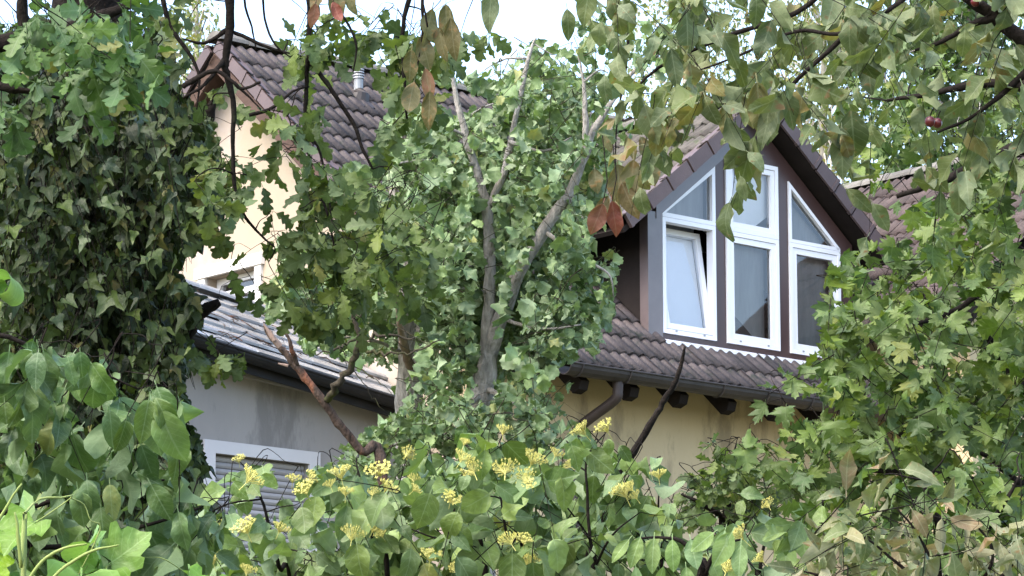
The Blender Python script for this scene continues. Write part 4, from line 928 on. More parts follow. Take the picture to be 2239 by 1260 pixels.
for a in ([(1066, 640, 19, .012), (1000, 630, 18.8, .008), (930, 622, 18.7, .004)], [(1070, 560, 19, .012), (1000, 590, 18.8, .007), (950, 600, 18.7, .003)],
          [(1190, 505, 18.9, .016), (1260, 560, 18.7, .010), (1330, 600, 18.6, .006), (1342, 650, 18.6, .003)], [(1110, 700, 18.9, .012), (1190, 720, 18.7, .008), (1270, 710, 18.6, .004)],
          [(1040, 360, 19, .012), (930, 350, 18.9, .008), (850, 360, 18.8, .004)], [(1020, 300, 19, .010), (940, 260, 18.9, .006), (880, 250, 18.9, .003)],
          [(1112, 310, 19, .012), (1190, 330, 18.9, .008), (1250, 300, 18.8, .004)], [(893, 700, 19.3, .012), (820, 640, 19.1, .008), (740, 610, 19.0, .004)],
          [(893, 780, 19.3, .012), (800, 740, 19.0, .008), (690, 740, 18.9, .004)], [(1130, 220, 19, .010), (1070, 230, 18.9, .006), (1030, 250, 18.9, .003)],
          [(1060, 860, 19, .02), (1000, 900, 18.7, .012), (900, 930, 18.5, .006)], [(1060, 850, 19, .02), (1120, 880, 18.7, .012), (1180, 930, 18.5, .006)], [(1050, 950, 19, .02), (900, 960, 18.3, .01), (780, 1010, 18.2, .005)]):
    ctr.limb(a, n=6)
CT = [[(1165,95),(1185,125),(1235,190),(1255,160),(1290,130),(1310,200),(1340,210),(1325,260),(1290,330),(1320,400),(1290,460),(1262,485),(1285,550),(1345,590),(1350,640),(1320,690),(1300,740),(1240,760),(1190,800),(1150,770),(1100,800),(1040,830),(960,850),(900,850),(860,800),(800,790),(740,770),(690,730),(650,690),(600,640),(620,560),(780,520),(830,420),(820,330),(835,260),(830,190),(880,175),(940,180),(970,160),(1020,180),(1060,160),(1110,150)]]
TRK = [([(1024,1000),(1034,790),(1052,640),(1048,440),(1005,300),(985,190),(1000,190),(1030,300),(1082,430),(1090,640),(1088,760),(1080,1000)], 19.0),
       ([(1085,780),(1116,640),(1172,510),(1258,345),(1285,350),(1215,520),(1150,640),(1115,760),(1075,890)], 18.95),
       ([(1080,420),(1122,240),(1142,120),(1168,120),(1146,240),(1098,430)], 19.0), ([(868,900),(872,590),(908,590),(915,900)], 19.3)]
GAPS = [[(690,130),(840,160),(840,190),(835,345),(800,370),(740,320),(690,270)], [(830,165),(1065,205),(1065,250),(960,265),(900,235),(840,240)], [(925,180),(1060,205),(1060,240),(960,240)], [(860,590),(880,590),(895,720),(875,735)]]
ctr.fill(CT, 19.4, 2.4, layers=4.6, k=8, L=0.42, droop=0.55, spread=0.9, face=0.6, up=0.7, size=(0.45, 1.3), clear=[CLR_DORMER, CLR_ANNEX] + TRK + GAPS[:2], maxc=1.5, twig_r=.005, jit=0.65)
ctr.fill([[(890,240),(1020,290),(1190,220),(1300,330),(1260,480),(1290,560),(1280,700),(1180,760),(960,800),(860,700),(900,500),(850,380)]], 19.6, 1.2, layers=2.6, k=8, L=0.42, droop=0.55, spread=0.9, face=0.55, up=0.75, size=(0.6, 1.2), clear=[CLR_DORMER] + TRK, maxc=1.5, twig_r=.005, jit=0.65)
ctr.fill([[(900,855),(960,830),(1040,870),(1150,840),(1200,870),(1180,920),(1230,960),(1190,1010),(1050,960),(900,1010),(720,1080),(700,1020),(760,950),(850,900)]], 18.4, 1.0, layers=4.2, k=8, L=0.4, droop=0.5, face=0.5, up=0.85, size=(0.6, 1.05), clear=[([(1030,800),(1030,890),(1080,890),(1085,800)], 30.), CLR_ANNEX], maxc=1.5, twig_r=.005)
ctr.fill([(1400,90,50,30),(1310,95,40,25),(1450,60,40,25),(1350,60,60,20),(1420,120,40,20)], 18.9, .8, layers=1.6, k=6, L=0.3, droop=0.6, face=0.5, up=0.6, size=(0.6, 1.1), maxc=1.6)

# ---- maple on the far right
map_ = Plant('maple_tree', 'maple with pointed fresh green leaves beside the dormer', 'tree', 2330, 12.4, 'maple', L_['maple'], M['bark_dark'], 41, 0.080, fold=0.3, curl=0.9)
map_.limb([('g', 0, 0, -0.1, .16), (2330, 1100, 12.4, .14), (2340, 700, 12.4, .12), (2345, 300, 12.4, .10), (2330, -150, 12.4, .07)], n=12)
map_.limb([(2340, 520, 12.4, .03), (2235, 605, 12.2, .014), (2150, 640, 12.1, .012), (2080, 680, 12.1, .010), (1990, 710, 12.0, .008), (1900, 735, 12.0, .005), (1830, 770, 12.0, .003)], n=7)
map_.limb([(2340, 950, 12.4, .04), (2240, 1060, 12.2, .016), (2140, 1050, 12.1, .012), (2050, 1035, 12.0, .010), (1920, 1030, 12.0, .008), (1850, 1035, 12.0, .003)], n=7)
map_.limb([(2340, 800, 12.4, .05), (2230, 850, 12.2, .03), (2200, 800, 12.2, .018), (2150, 720, 12.1, .01)], n=7)
map_.limb([(2235, 1060, 12.2, .014), (2160, 1000, 12.1, .009), (2110, 980, 12.1, .005)], n=6)
map_.limb([(2345, 300, 12.4, .05), (2200, 330, 12.3, .025), (2080, 390, 12.2, .015), (1960, 430, 12.2, .008)], n=7)
map_.limb([(2345, 200, 12.4, .05), (2180, 180, 12.6, .02), (2050, 200, 12.7, .012), (1940, 220, 12.8, .006)], n=7)
CLRM = [CLR_DORMER, [(1965,400),(2050,375),(2030,430),(1960,470)], [(2100,740),(2135,740),(2135,800),(2105,800)], [(2090,985),(2165,995),(2150,1040),(2095,1030)], [(1880,740),(1930,740),(1925,780),(1890,780)]]
MP = [[(2239,330),(2260,330),(2260,1120),(2000,1120),(1900,1090),(1790,1060),(1720,960),(1830,930),(1900,950),(1895,900),(1790,860),(1715,830),(1712,800),(1810,770),(1800,690),(1835,620),(1845,570),(1900,545),(1960,590),(2010,520),(2060,480),(2130,430),(2160,370)]]
map_.fill(MP, 12.4, 1.6, layers=3.4, k=7, L=0.34, droop=0.75, spread=0.9, face=0.65, up=0.55, size=(0.6, 1.15), clear=CLRM, maxc=1.3, twig_r=.004)
map_.fill([(2120,410,60,60),(2050,480,60,50),(2180,350,50,50),(1980,540,50,40)], 12.6, 0.8, layers=2.2, k=6, L=0.3, droop=0.7, face=0.65, up=0.5, size=(0.6, 1.1), clear=CLRM[:2], maxc=1.3)
map_.fill([(1880,620,45,50),(1830,690,28,40),(1815,740,30,26),(1760,830,40,26),(1700,985,30,40),(1740,960,40,30),(1790,1000,60,50),(1870,1000,60,60),(1850,940,60,30)], 11.9, 0.6, layers=2.4, k=6, L=0.28, droop=0.7, face=0.75, up=0.6, size=(0.6, 1.1), clear=CLRM[1:], maxc=1.4)
map_.fill([[(1880,180),(1960,120),(2080,140),(2239,90),(2260,400),(2140,400),(2080,330),(1960,360),(1890,430),(1880,320)]], 13.2, 1.4, layers=1.5, k=7, L=0.34, droop=0.8, face=0.4, up=0.4, size=(0.5, 0.95), clear=CLRM, maxc=1.5)
# ---- small oak on the wall's foot
sap = Plant('oak_seedling', 'small dark green oak bush low before the tan wall', 'bush', 1560, 13.4, 'oak', L_['oak_far'], M['bark_dark'], 51, 0.070, fold=0.3)
sap.limb([('g', 0, 0, -0.1, .03), (1580, 1250, 13.4, .022), (1590, 1120, 13.4, .016), (1600, 1020, 13.4, .008), (1610, 970, 13.4, .003)], n=7)
sap.limb([(1590, 1140, 13.4, .012), (1530, 1100, 13.3, .008), (1490, 1080, 13.3, .004)], n=6)
sap.fill([(1600,1000,40,40),(1640,1030,50,50),(1560,1060,55,40),(1510,1090,40,30),(1590,1110,70,40),(1660,1090,50,50),(1590,970,20,16),(1480,1120,30,25)], 13.4, 0.5, layers=3.0, k=6, L=0.15, droop=0.5, whorl=True, face=0.7, up=0.6, maxc=0.9)

# ---- plum branches hanging in from the upper right
plum = Plant('plum_tree', 'plum branches with drooping pale green leaves hanging across the sky', 'tree', 2560, 6.6, 'plum', L_['plum'], M['bark_dark'], 61, 0.074, fold=0.5, curl=1.3, wave=0.22)
plum.limb([('g', 0, 0, -0.1, .10), (2560, 900, 6.6, .085), (2540, 300, 6.6, .07), (2420, 150, 6.6, .040), (2300, 105, 6.6, .022), (2239, 80, 6.6, .016), (2180, 40, 6.6, .013), (2130, 5, 6.6, .011), (2050, -60, 6.6, .008)], n=9)
plum.limb([(2180, 40, 6.6, 0.0085), (2120, 55, 6.6, 0.0059), (2060, 90, 6.6, 0.0043), (2000, 110, 6.6, 0.0026)], n=6)
plum.limb([(2050, -60, 6.6, 0.0068), (1960, 10, 6.55, 0.0055), (1870, 60, 6.5, 0.0051), (1790, 130, 6.5, 0.0043), (1720, 200, 6.5, 0.0038), (1680, 270, 6.5, 0.0030), (1640, 340, 6.5, 0.0021), (1622, 380, 6.5, 0.0013)], n=6)
plum.limb([(1870, 60, 6.5, 0.0043), (1830, 75, 6.5, 0.0038), (1740, 70, 6.55, 0.0034), (1640, 110, 6.6, 0.0026), (1540, 150, 6.6, 0.0017)], n=6)
plum.limb([(2130, -10, 6.6, 0.0076), (1900, -90, 6.7, 0.0068), (1740, 30, 6.7, 0.0051), (1600, 75, 6.7, 0.0043), (1480, 125, 6.7, 0.0038), (1400, 185, 6.7, 0.0026), (1350, 270, 6.7, 0.0015)], n=6)
plum.limb([(1900, -90, 6.7, 0.0059), (1500, -120, 6.8, 0.0051), (1200, -100, 6.8, 0.0043), (1000, -70, 6.8, 0.0034), (930, -20, 6.8, 0.0026), (935, 60, 6.8, 0.0017)], n=6)
plum.limb([(1000, -70, 6.8, 0.0034), (800, -80, 6.8, 0.0026), (720, -40, 6.8, 0.0017)], n=5)
plum.limb([(2300, 105, 6.6, 0.0102), (2200, 200, 6.6, 0.0059), (2120, 260, 6.6, 0.0034), (2050, 290, 6.6, 0.0026)], n=6)
PCD = [[(1425,420),(1440,375),(1560,285),(1590,300),(1585,450),(1430,640)], [(1690,250),(1870,420),(1880,760),(1665,760),(1655,440),(1670,330)]]
PCL = PCD + [[(1030,-10),(1200,-10),(1200,60),(1100,120),(1010,110)], [(1445,330),(1560,330),(1560,720),(1445,720)], [(1730,330),(1860,430),(1860,760),(1730,760)]]
plum.fill([[(1240,-40),(1700,-40),(1880,-40),(2260,-40),(2260,60),(2130,50),(1990,70),(1880,110),(1800,110),(1700,60),(1560,40),(1420,35),(1300,40)]], 6.7, 1.0, layers=1.6, k=6, L=0.17, droop=0.95, spread=0.8, face=0.6, up=0.3, jit=.75, size=(0.45, 1.2), clear=PCL, maxc=0.9, twig_r=.002)
plum.fill([(1480,70,60,50),(1440,230,50,70),(1500,250,40,70),(1390,330,30,70),(1560,130,50,60),(1580,250,30,60),(1640,170,40,50),(1640,290,40,50),(1700,150,50,50),(1780,90,60,50),(1790,200,40,60),(1860,130,40,60),(1830,300,25,70),(1610,350,30,40),(1300,40,40,30),(1380,30,40,40)], 6.6, 0.5, layers=1.7, k=5, L=0.2, droop=1.0, spread=0.7, face=0.6, up=0.3, size=(0.45, 1.2), maxc=0.6, twig_r=.002, clear=PCD, jit=.6)
plum.fill([(1950,150,70,60),(2060,140,60,60),(2100,70,70,50),(2000,250,60,60),(1930,310,50,50),(2140,230,60,60),(2200,330,50,60),(2050,340,50,40),(2190,130,50,60),(1960,50,60,40)], 6.9, 0.8, layers=1.0, k=5, L=0.22, droop=1.1, spread=0.6, face=0.6, up=0.3, size=(0.65, 1.1), maxc=0.9, twig_r=.002, clear=PCD, jit=.6)
for a in ((1580,170,6.45,0.065,-.3),(1600,120,6.45,0.077,.5),(1655,180,6.45,0.099,.1),(1690,230,6.45,0.090,-.35),(1650,300,6.45,0.108,-.35),(1618,385,6.45,0.050,.2),(1640,310,6.45,0.077,-.7),(1900,20,6.4,0.068,-.4),(1930,30,6.4,0.077,-.7),(1870,85,6.4,0.068,.1),(2110,60,6.4,0.063,-.05),(1410,230,6.5,0.081,.25),(1440,260,6.5,0.081,-.1),(1510,170,6.5,0.081,.15),(1840,280,6.5,0.099,.0),(1860,240,6.5,0.108,.1),(2235,185,6.3,0.063,.3),(1935,60,6.4,0.072,.2),(1335,-20,6.6,0.081,.2),(1290,-30,6.6,0.081,-.2),(1240,20,6.6,0.063,.1),(1500,20,6.5,0.090,.1),(1075,-25,6.7,0.090,-.1)):
    plum.leaf_at(*a)
# ---- turning leaves of the same kind of tree, farther along
turn = Plant('turning_plum', 'sparse plum twigs with yellowing brown and orange leaves at the dormer', 'tree', 2480, 7.6, 'plum', L_['plum_old'], M['bark_dark'], 62, 0.10, fold=0.25)
turn.limb([('g', 0, 0, -0.1, .05), (2480, 700, 7.6, .045), (2440, 0, 7.6, .035), (2200, -260, 7.6, .024), (1700, -240, 7.6, .016), (1350, -160, 7.6, .010), (1000, -130, 7.6, .007), (930, -40, 7.6, .004), (925, 60, 7.6, .003), (910, 160, 7.6, .002)], n=8)
turn.limb([(1350, -160, 7.6, .006), (1375, 0, 7.6, .004), (1370, 150, 7.6, .003), (1350, 260, 7.6, .002), (1345, 380, 7.6, .0015)], n=6)
turn.limb([(1000, -130, 7.6, .005), (780, -140, 7.6, .004), (715, -50, 7.6, .002)], n=5)
for a in ((945,20,7.6,0.088,-.2),(960,60,7.6,0.080,.1),(920,80,7.6,0.080,.3),(900,110,7.6,0.072,-.1),(930,150,7.6,0.080,.2),(905,180,7.6,0.088,-.2),(940,200,7.5,0.088,-.05),(975,10,7.6,0.088,.0),(985,40,7.5,0.096,.1),(700,-30,7.6,0.072,-.2),(730,-20,7.6,0.072,.2),(755,-30,7.6,0.072,.3),(685,0,7.6,0.056,.1),
          (1345,260,7.6,0.060,-.9),(1320,290,7.55,0.048,.4),(1370,300,7.6,0.056,.3),(1350,360,7.6,0.096,.1),(1385,350,7.5,0.104,-.05),(1360,400,7.5,0.088,.35),(1300,370,7.6,0.056,.1),(1330,430,7.5,0.064,-.5),(1345,440,7.5,0.072,.1),(1400,300,7.6,0.064,.4),(1420,330,7.6,0.080,.1)):
    turn.leaf_at(*a)

# ---- dogwood across the foreground
dog = Plant('dogwood_shrub', 'dogwood shrub with broad veined leaves and yellow flower heads', 'shrub', 1060, 8.2, 'dogwood', L_['dogwood'], M['bark_dark'], 71, 0.082, fold=0.4, curl=1.0, wave=0.16)
for a in ([('g', 0, 0, -0.1, .02), (1060, 1300, 8.2, 0.0074), (1052, 1200, 8.1, 0.0056), (1045, 1130, 8.1, 0.0037), (1050, 1040, 8.1, 0.0025), (1060, 960, 8.1, 0.0012)],
          [('g', .05, 0, -0.1, .02), (1150, 1350, 8.2, 0.0062), (1110, 1180, 8.0, 0.0037), (1095, 1090, 8.0, 0.0025), (1090, 1060, 8.0, 0.0012)],
          [('g', .15, 0, -0.1, .02), (1270, 1350, 8.2, 0.0074), (1300, 1240, 8.1, 0.0050), (1290, 1180, 8.1, 0.0043), (1285, 1080, 8.1, 0.0031), (1284, 1000, 8.1, 0.0025), (1330, 940, 8.1, 0.0012)],
          [('g', -.2, 0, -0.1, .02), (850, 1350, 8.2, 0.0074), (820, 1200, 8.1, 0.0050), (800, 1100, 8.1, 0.0037), (780, 1020, 8.1, 0.0019)],
          [('g', -.4, 0, -0.1, .02), (640, 1400, 8.2, 0.0074), (610, 1240, 8.1, 0.0050), (580, 1120, 8.1, 0.0037), (560, 1060, 8.1, 0.0025), (525, 1010, 8.1, 0.0012)],
          [('g', .3, 0, -0.1, .02), (1460, 1400, 8.2, 0.0074), (1450, 1260, 8.2, 0.0050), (1440, 1120, 8.2, 0.0025), (1443, 1055, 8.2, 0.0012)],
          [('g', .45, 0.1, -0.1, .02), (1640, 1400, 8.4, 0.0074), (1660, 1260, 8.4, 0.0050), (1680, 1150, 8.4, 0.0025), (1685, 1100, 8.4, 0.0012)],
          [(1300, 1240, 8.1, 0.0037), (1340, 1170, 8.0, 0.0025), (1400, 1120, 8.0, 0.0012)], [(1290, 1180, 8.1, 0.0031), (1240, 1110, 8.0, 0.0019), (1200, 1060, 8.0, 0.0012)], [(1052, 1200, 8.1, 0.0031), (960, 1180, 8.0, 0.0025), (880, 1150, 8.0, 0.0012)]):
    dog.limb(a, n=7)
DG = [[(440,1290),(470,1180),(500,1090),(560,1070),(620,1110),(700,1080),(760,1040),(840,1060),(930,1010),(1010,1000),(1040,945),(1080,950),(1110,1010),(1190,1030),(1260,990),(1330,1010),(1380,1050),(1390,1110),(1440,1130),(1500,1150),(1560,1170),(1700,1160),(1720,1290)]]
dog.fill(DG, 8.4, 0.9, layers=4.6, k=6, L=0.22, droop=0.6, spread=0.8, face=0.55, up=0.75, size=(0.5, 1.25), maxc=0.6, twig_r=.003, clear=[[(480,1090),(640,1060),(690,1090),(690,1190),(640,1200),(600,1170),(540,1190),(480,1170)]])
dog.fill([(545,1060,34,30),(610,1095,30,28),(660,1140,50,40),(510,1110,30,40),(700,1080,30,20),(1260,985,34,26),(1350,1000,26,24),(1310,1030,40,30),(1070,960,30,22),(1420,1105,28,22),(1470,1130,34,28),(1370,1060,22,30),(1680,1130,30,30),(1750,1120,26,24)], 8.1, 0.3, layers=2.0, k=4, L=0.16, droop=0.6, face=0.7, up=0.6, size=(0.6, 1.0), maxc=0.5, twig_r=.0025)
for a in ((1250,975,7.9,0.064,.3),(1330,960,7.9,0.043,.1),(1355,975,7.9,0.051,.6),(1060,985,7.8,0.076,-.1),(1085,1060,7.8,0.085,1.0),(1070,1080,7.8,0.085,-1.0),(1230,1040,7.8,0.085,.1),(830,1090,7.8,0.093,.2),(940,1080,7.8,0.093,-.3),(1000,1120,7.8,0.076,-.4),(780,1190,7.7,0.093,.1),(1210,1180,7.7,0.085,0.3),(1120,1210,7.7,0.085,.0),(1000,1220,7.7,0.085,.6),(660,1110,7.8,0.076,.2),(570,1040,7.9,0.051,1.0)):
    dog.leaf_at(*a)
# flower heads
def umbel_mesh(seed):
    rr = random.Random(seed); mb = MB(); mb.tube([(0, 0, -0.035), (0, 0, 0)], 0.0009, 5)
    for k in range(46):
        a = rr.uniform(0, 6.283); r = 0.034 * math.sqrt(rr.random()); x, y = r * math.cos(a), r * math.sin(a); z = 0.020 - r * r * 5 + rr.uniform(-.005, .005)
        mb.tube([(0, 0, rr.uniform(-.012, 0)), (x * .7, y * .7, z * .6), (x, y, z)], 0.0005, 3, False)
        b = rr.uniform(0, 3)
        for q in range(2):
            c, s_ = math.cos(b + q * 1.57), math.sin(b + q * 1.57); l = rr.uniform(.003, .005); w = .0010
            mb.poly([(x - c*l - s_*w, y - s_*l + c*w, z + .002), (x - c*l + s_*w, y - s_*l - c*w, z + .002), (x + c*l + s_*w, y + s_*l - c*w, z + .003), (x + c*l - s_*w, y + s_*l + c*w, z + .003)], [(0, 1, 2, 3)])
        mb.tube([(x, y, z - .002), (x, y, z + .006)], [.0014, .0008], 4)
    me = mb.mesh('flower_head'); me.materials.append(M['flower']); return me
umb = [umbel_mesh(s) for s in (1, 2, 3)]
FL = [(522,1008),(545,1050),(640,1052),(678,1052),(668,1075),(375,1180),(480,1150),(538,1160),(612,1160),(305,1225),(465,1228),(540,1252),(745,1040),(722,1062),(755,1080),(830,1035),(890,995),(845,1070),(815,1080),(905,1050),(905,1072),(1015,970),(1010,1005),(1035,1030),(1100,945),(1165,1010),(1215,995),(1105,1030),(1150,1050),(1160,1062),(1275,945),(1325,940),(1245,1020),(1365,1080),(1390,1088),(815,1160),(835,1172),(770,1175),(940,1222),(1115,1185),(1145,1185),(1155,1235),(1440,1042),(1680,1105),(1620,1175),(1665,1225),(1590,1245),(985,1095),(1005,1250),(1380,1070)]
frr = random.Random(4)
for i, (x, y) in enumerate(FL):
    p = at(x, y, 7.75 + frr.uniform(-.1, .1)) - dog.base
    o = obj('flower_head', umb[i % 3], None, dog.root, tuple(p)); s_ = frr.uniform(.42, .95); o.scale = (s_, s_, s_)
    o.rotation_euler = (frr.uniform(.1, .9), frr.uniform(-.5, .5), frr.uniform(0, 6))
# ---- light shrub with ribbed leaves
row = Plant('ribbed_leaf_shrub', 'light green shrub with ribbed oval leaves at the bottom edge', 'shrub', 1520, 7.2, 'plum', L_['rowan'], M['bark_dark'], 72, 0.095, fold=0.2)
row.limb([('g', 0, 0, -0.1, .015), (1530, 1400, 7.2, .010), (1540, 1260, 7.2, .007), (1500, 1190, 7.2, .005), (1440, 1175, 7.2, .003), (1390, 1180, 7.2, .002)], n=6)
row.limb([(1540, 1260, 7.2, .006), (1570, 1200, 7.2, .004), (1620, 1180, 7.2, .002)], n=6)
for a in ((1400,1175,7.1,0.072,-.35),(1430,1178,7.1,0.077,-.1),(1470,1180,7.1,0.072,.0),(1375,1180,7.1,0.063,-.7),(1510,1180,7.1,0.063,.2),(1585,1160,7.1,0.077,-.3),(1600,1165,7.1,0.081,-.5),(1620,1190,7.1,0.072,-.1),(1560,1165,7.1,0.063,-.9),(1500,1240,7.2,0.063,.1),(1550,1220,7.2,0.063,.5),(1390,1240,7.2,0.072,.1),(1450,1240,7.2,0.072,-.2)):
    row.leaf_at(*a)

# ---- big hanging leaves, lower left
big = Plant('hanging_leaf_tree', 'tree with large drooping smooth green leaves under the ivy', 'tree', -260, 6.6, 'broad', L_['broad'], M['bark_dark'], 81, 0.100, fold=0.45, curl=0.9, wave=0.22)
big.limb([('g', 0, 0, -0.1, .07), (-260, 1250, 6.6, .06), (-240, 900, 6.6, .035), (-120, 760, 6.6, .012), (0, 735, 6.6, .005), (80, 765, 6.6, .004), (180, 800, 6.6, .003), (300, 850, 6.6, .0015)], n=8)
big.limb([(-240, 1000, 6.6, .04), (-80, 920, 6.6, .010), (20, 945, 6.6, .007), (80, 975, 6.6, .006), (150, 1010, 6.6, .005), (200, 1030, 6.6, .0025)], n=7)
big.limb([(-240, 1100, 6.6, .04), (0, 1120, 6.7, .006), (150, 1080, 6.7, .004), (260, 1060, 6.7, .003), (360, 1050, 6.7, .002)], n=7)
big.limb([(-240, 1150, 6.6, .04), (100, 1200, 6.8, .006), (300, 1150, 6.8, .004), (440, 1110, 6.8, .002)], n=7)
big.fill([[(-20,750),(60,745),(130,770),(230,770),(250,830),(300,860),(370,880),(400,930),(420,1020),(440,1080),(440,1290),(-20,1290)]], 6.9, 0.7, layers=2.8, k=6, L=0.22, droop=1.1, spread=0.7, face=0.65, up=0.5, size=(0.5, 1.15), maxc=0.7, twig_r=.003, clear=[([(140,860),(250,880),(260,960),(160,960)], 7.0)])
for a in ((20,770,6.4,0.080,-.1),(60,765,6.4,0.073,.1),(95,770,6.4,0.086,.25),(150,790,6.4,0.049,.3),(200,795,6.4,0.080,.6),(175,770,6.4,0.053,.1),(325,875,6.3,0.086,-.15),(340,870,6.3,0.099,.5),(330,880,6.4,0.113,.1),(350,900,6.3,0.113,.35),(240,900,6.5,0.080,.1),(275,920,6.4,0.066,-.2),(190,1050,6.4,0.080,.1),(130,1080,6.4,0.086,-.2),(170,1070,6.4,0.080,.2),(240,1060,6.4,0.073,.1),(110,1130,6.4,0.053,-.8),(330,1060,6.4,0.080,.5),(390,1120,6.4,0.080,.2),(220,1110,6.4,0.086,.1),(30,930,6.4,0.066,-.3),(10,880,6.4,0.066,.1)):
    big.leaf_at(*a)
# ---- lime vine in the corner
vine = Plant('lime_vine', 'bright lime green climber with lobed leaves and yellow stems in the corner', 'vine', 60, 4.6, 'vine', L_['vine'], M['stem_lime'], 91, 0.11, fold=0.3, curl=0.8)
for a in ([('g', 0, 0, -0.1, .008), (45, 1400, 4.6, 0.0037), (45, 1240, 4.6, 0.0030), (40, 1160, 4.6, 0.0024), (32, 1120, 4.6, 0.0012)],
          [(45, 1300, 4.6, 0.0030), (90, 1230, 4.6, 0.0023), (140, 1200, 4.6, 0.0019), (190, 1190, 4.6, 0.0012)], [(60, 1330, 4.6, 0.0030), (130, 1250, 4.6, 0.0023), (200, 1205, 4.6, 0.0019), (260, 1192, 4.6, 0.0012)],
          [(-40, 1300, 4.6, 0.0030), (-10, 1160, 4.6, 0.0023), (20, 1100, 4.6, 0.0019), (48, 1058, 4.6, 0.0012)], [('g', -.05, 0, -0.1, .008), (-60, 1200, 4.6, 0.0037), (-30, 900, 4.6, 0.0030), (-8, 720, 4.6, 0.0030), (2, 660, 4.6, 0.0030)]):
    vine.limb(a, n=7)
# curled tip at the picture's edge
cq = smooth_path([at(x, y, 4.6) - vine.base for x, y in ((-6, 700), (-14, 655), (-12, 618), (6, 600), (28, 606), (38, 628), (30, 650), (10, 656), (-2, 640), (2, 622), (16, 620), (20, 632))], 5)
wid = np.interp(np.linspace(0, 1, len(cq)), [0, .15, .5, .85, 1], [.002, .010, .020, .012, .003]); ad = unit(FW * .75 + RX * .35 - UPV * .45)
CV = []
for p, w_ in zip(cq, wid): CV += [p - ad * w_, p - unit(np.cross(ad, FW)) * 0.0015, p + ad * w_]
CF = [(3*i + k, 3*i + k + 1, 3*i + k + 4, 3*i + k + 3) for i in range(len(cq) - 1) for k in (0, 1)]
CU = [(k * .5, i / len(cq)) for i in range(len(cq)) for k in (0, 1, 2)]
co = obj('curled_leaf', mesh_np('curled_leaf', CV, CF, True, CU), L_['vine'], vine.root); co['label'] = 'bright green leaf rolled into a spiral'
vine.fill([[(-20,1120),(60,1130),(110,1170),(170,1210),(240,1230),(260,1290),(-20,1290)]], 4.7, 0.35, layers=1.8, k=4, L=0.16, droop=0.5, face=0.7, up=0.7, size=(0.45, 0.95), maxc=0.3, twig_r=.0025)
vine.fill([(230,1245,50,25),(410,1245,30,20),(15,1235,40,40)], 4.8, 0.2, layers=1.6, k=3, L=0.12, droop=0.5, face=0.7, up=0.8, size=(0.4, 0.7), maxc=0.3, twig_r=.002)
# ---- browning shrub, lower right
pal = Plant('browning_shrub', 'shrub with pale curling leaves turning buff and brown', 'shrub', 2040, 7.4, 'narrow', L_['pale'], M['bark_dark'], 101, 0.092, fold=0.7, curl=1.4, wave=0.2)
for a in ([('g', 0, 0, -0.1, .02), (2060, 1400, 7.4, 0.0066), (2040, 1250, 7.4, 0.0044), (2000, 1160, 7.4, 0.0028), (1960, 1110, 7.4, 0.0017)], [(2060, 1400, 7.4, 0.0066), (2150, 1270, 7.4, 0.0044), (2170, 1200, 7.4, 0.0033), (2130, 1140, 7.4, 0.0017)],
          [(2040, 1300, 7.4, 0.0044), (1960, 1230, 7.4, 0.0033), (1880, 1170, 7.4, 0.0022), (1800, 1170, 7.4, 0.0012)], [(2060, 1380, 7.4, 0.0044), (1880, 1290, 7.4, 0.0033), (1760, 1250, 7.4, 0.0022), (1700, 1240, 7.4, 0.0012)], [(2150, 1300, 7.4, 0.0044), (2210, 1240, 7.4, 0.0033), (2250, 1180, 7.4, 0.0022)]):
    pal.limb(a, n=6)
pal.fill([[(1720,1290),(1760,1200),(1820,1160),(1850,1110),(1930,1140),(1990,1090),(2060,1120),(2130,1130),(2180,1160),(2260,1150),(2260,1290)]], 7.4, 0.7, layers=2.4, k=7, L=0.24, droop=0.5, spread=1.0, face=0.6, up=0.5, size=(0.55, 1.05), maxc=0.5, twig_r=.0025, jit=0.8)
pal.fill([(1950,1070,30,40),(1990,1100,30,20),(1840,1130,40,26)], 7.3, 0.3, layers=1.4, k=4, L=0.2, droop=0.0, spread=1.0, face=0.6, up=0.5, size=(0.6, 1.1), maxc=0.6)
# dark filling behind it
fil = Plant('field_maple_shrub', 'dark green leafy shrub behind the browning leaves', 'shrub', 2080, 9.6, 'maple', L_['maple'], M['bark_dark'], 102, 0.072, fold=0.3)
fil.limb([('g', 0, 0, -0.1, .03), (2080, 1300, 9.6, .02), (2060, 1150, 9.6, .012), (2020, 1050, 9.6, .006)], n=7)
fil.limb([(2080, 1300, 9.6, .015), (1900, 1200, 9.6, .008), (1800, 1120, 9.6, .004)], n=6)
fil.limb([(2080, 1250, 9.6, .015), (2180, 1120, 9.6, .008), (2230, 1040, 9.6, .004)], n=6)
fil.fill([[(1720,1290),(1740,1130),(1800,1070),(1950,1060),(2050,1090),(2260,1060),(2260,1290)]], 9.6, 0.8, layers=3.0, k=6, L=0.28, droop=0.7, face=0.55, up=0.5, size=(0.6, 1.1), maxc=0.8)

